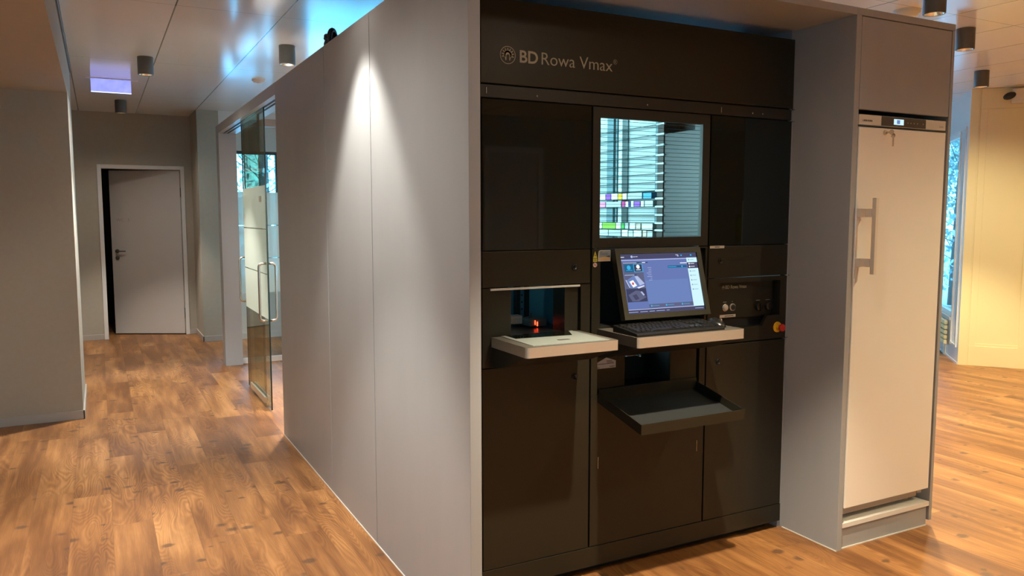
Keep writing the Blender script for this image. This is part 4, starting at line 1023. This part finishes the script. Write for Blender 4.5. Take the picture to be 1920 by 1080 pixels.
# security camera on the cream wall
P = A + d1 * .35 + n1 * .06
sc_ = thing('security_camera', (P.x, P.y, 2.62), 'small dark security camera with white mount high on the cream wall', 'camera')
b = bmesh.new(); slab(b, A, d1, .33, .62, n1, .03, 2.56, 2.70, bev=.008, off=.011); link('wall_mount', b, 'white', sc_)
b = bmesh.new(); bmesh.ops.create_uvsphere(b, u_segments=24, v_segments=14, radius=1.)
Q = A + d1 * .31 + n1 * .085
b.transform(Matrix.Translation((Q.x, Q.y, 2.625)) @ Matrix.Rotation(math.atan2(d1.y, d1.x), 4, 'Z') @ Matrix.Rotation(-.35, 4, 'Y') @ Matrix.Diagonal((.055, .042, .034, 1)))
link('camera_body', b, 'black_gloss', sc_, smooth=True)

# ================================================================= BEHIND THE VIEWER (seen mirrored in the black glass)
e = bpy.data.objects.new('door_2', None); COL.objects.link(e); e['kind'] = 'structure'
y = -3.5
b = bmesh.new(); bm_box(b, 4.20, 4.27, y, y + .06, 0, 2.34); bm_box(b, 4.96, 5.03, y, y + .06, 0, 2.34); bm_box(b, 4.27, 4.96, y, y + .06, 2.27, 2.34); link('door_frame', b, 'white', e)
link('door_leaf', bm_box(bmesh.new(), 4.27, 4.96, y + .005, y + .035, 0.01, 2.27), 'door_white', e)
e = bpy.data.objects.new('dark_mirror_panel', None); COL.objects.link(e); e['kind'] = 'structure'
link('door_leaf', bm_box(bmesh.new(), 8.68, 9.9, y, y + .04, 0.01, 2.6), 'wc_dark', e)  # dark panel added to darken the mirror image in the right glass
yb = thing('wall_box', (8.49, -3.42, 1.10), 'olive-yellow box with round knob on the rear wall, mirrored in the right black glass', 'box')
link('case', bm_box(bmesh.new(), 8.34, 8.64, -3.5, -3.36, 1.10, 1.50, .03), 'aed', yb)
link('knob', bm_lathe(bmesh.new(), (8.50, -3.36, 1.29), [(0, .03), (.04, .03), (.05, .02), (.05, 0)], 24, axis='Y'), 'black_gloss', yb)

# ================================================================= OUTSIDE
g = box('ground', -30, 50, 12.7, 60, -.6, -.5, 'snow'); g['kind'] = 'structure'
g = box('ground_east', 12.5, 50, -20, 12.7, -.6, -.5, 'snow'); g['kind'] = 'structure'
def tree(x, y, h, r, label, mat, n, conifer=False):
    t = thing('tree', (x, y, -.5), label, 'tree', 'snowy trees outside the windows')
    b = bmesh.new(); bm_cyl(b, (x, y, -.5 + h * .35), .14, .06, h * .7, 10)
    for k in range(16):
        a = random.random() * 6.28; z = -.5 + h * (.2 + .6 * random.random()); L = r * (.5 + .5 * random.random())
        bm_tube(b, [(x, y, z), (x + L * .5 * math.cos(a), y + L * .5 * math.sin(a), z + L * .25), (x + L * math.cos(a), y + L * math.sin(a), z + L * .6)], .010, 5)
    link('trunk', b, 'bark', t)
    b = bmesh.new()
    for k in range(n):
        u = random.random(); a = random.random() * 6.28
        if conifer: z = -.5 + h * (.1 + .88 * u); rr = r * (1 - u) * (.35 + .65 * random.random())
        else:
            z = -.5 + h * (.15 + .85 * u); rr = r * math.sqrt(max(.05, 1 - ((u - .5) * 1.9) ** 2)) * random.random() ** .5
        c = Vector((x + rr * math.cos(a), y + rr * math.sin(a), z)); s = .035 + .06 * random.random()
        q = Matrix.Rotation(random.random() * 6.28, 4, (random.random() - .5, random.random() - .5, random.random() + .01))
        vs = [b.verts.new(c + q @ Vector(p) * s) for p in ((-1, -.35, 0), (.2, -.5, .2), (1, .1, 0), (.1, .5, .15))]
        f = b.faces.new(vs); f.material_index = 1 if random.random() < .3 else 0
    link('foliage', b, [mat, 'leaf_frost'], t)
tree(3.0, 16.5, 6.2, 1.7, 'bushy snow-dusted tree outside the far left window', 'leaf_dark', 2600)
tree(6.3, 21.0, 7.0, 1.8, 'tall bare-looking tree behind, outside the far window', 'leaf_dark', 700)
tree(10.5, 18.0, 6.5, 1.8, 'snow-dusted tree hidden behind the machine enclosure', 'leaf_dark', 1200)
tree(16.8, 10.9, 4.2, 1.7, 'green conifer with snow outside the right-hand window', 'leaf_dark', 2600, True)
tree(20.5, 14.3, 8.5, 2.6, 'tall pale tree beyond the conifer, right-hand window', 'leaf_frost', 1300)

# ================================================================= WORLD
w = bpy.data.worlds.new('sky'); SC.world = w; w.use_nodes = True; nt = w.node_tree; nt.nodes.clear()
out = nt.nodes.new('ShaderNodeOutputWorld'); bg = nt.nodes.new('ShaderNodeBackground')
tc = nt.nodes.new('ShaderNodeTexCoord'); sp = nt.nodes.new('ShaderNodeSeparateXYZ'); nt.links.new(tc.outputs['Generated'], sp.inputs[0])
cr = nt.nodes.new('ShaderNodeValToRGB'); nt.links.new(sp.outputs[2], cr.inputs[0])
cr.color_ramp.elements[0].position = .0; cr.color_ramp.elements[0].color = (.30, .72, .95, 1)
cr.color_ramp.elements[1].position = .6; cr.color_ramp.elements[1].color = (.22, .58, .95, 1)
nt.links.new(cr.outputs[0], bg.inputs[0]); bg.inputs[1].default_value = 7.
nt.links.new(bg.outputs[0], out.inputs[0])

SC.view_settings.view_transform = 'Standard'; SC.view_settings.look = 'None'
SC.view_settings.exposure = .86; SC.view_settings.gamma = 1.; SC.view_settings.use_curve_mapping = False
for o in bpy.data.objects:
    if '_w' in o: del o['_w']
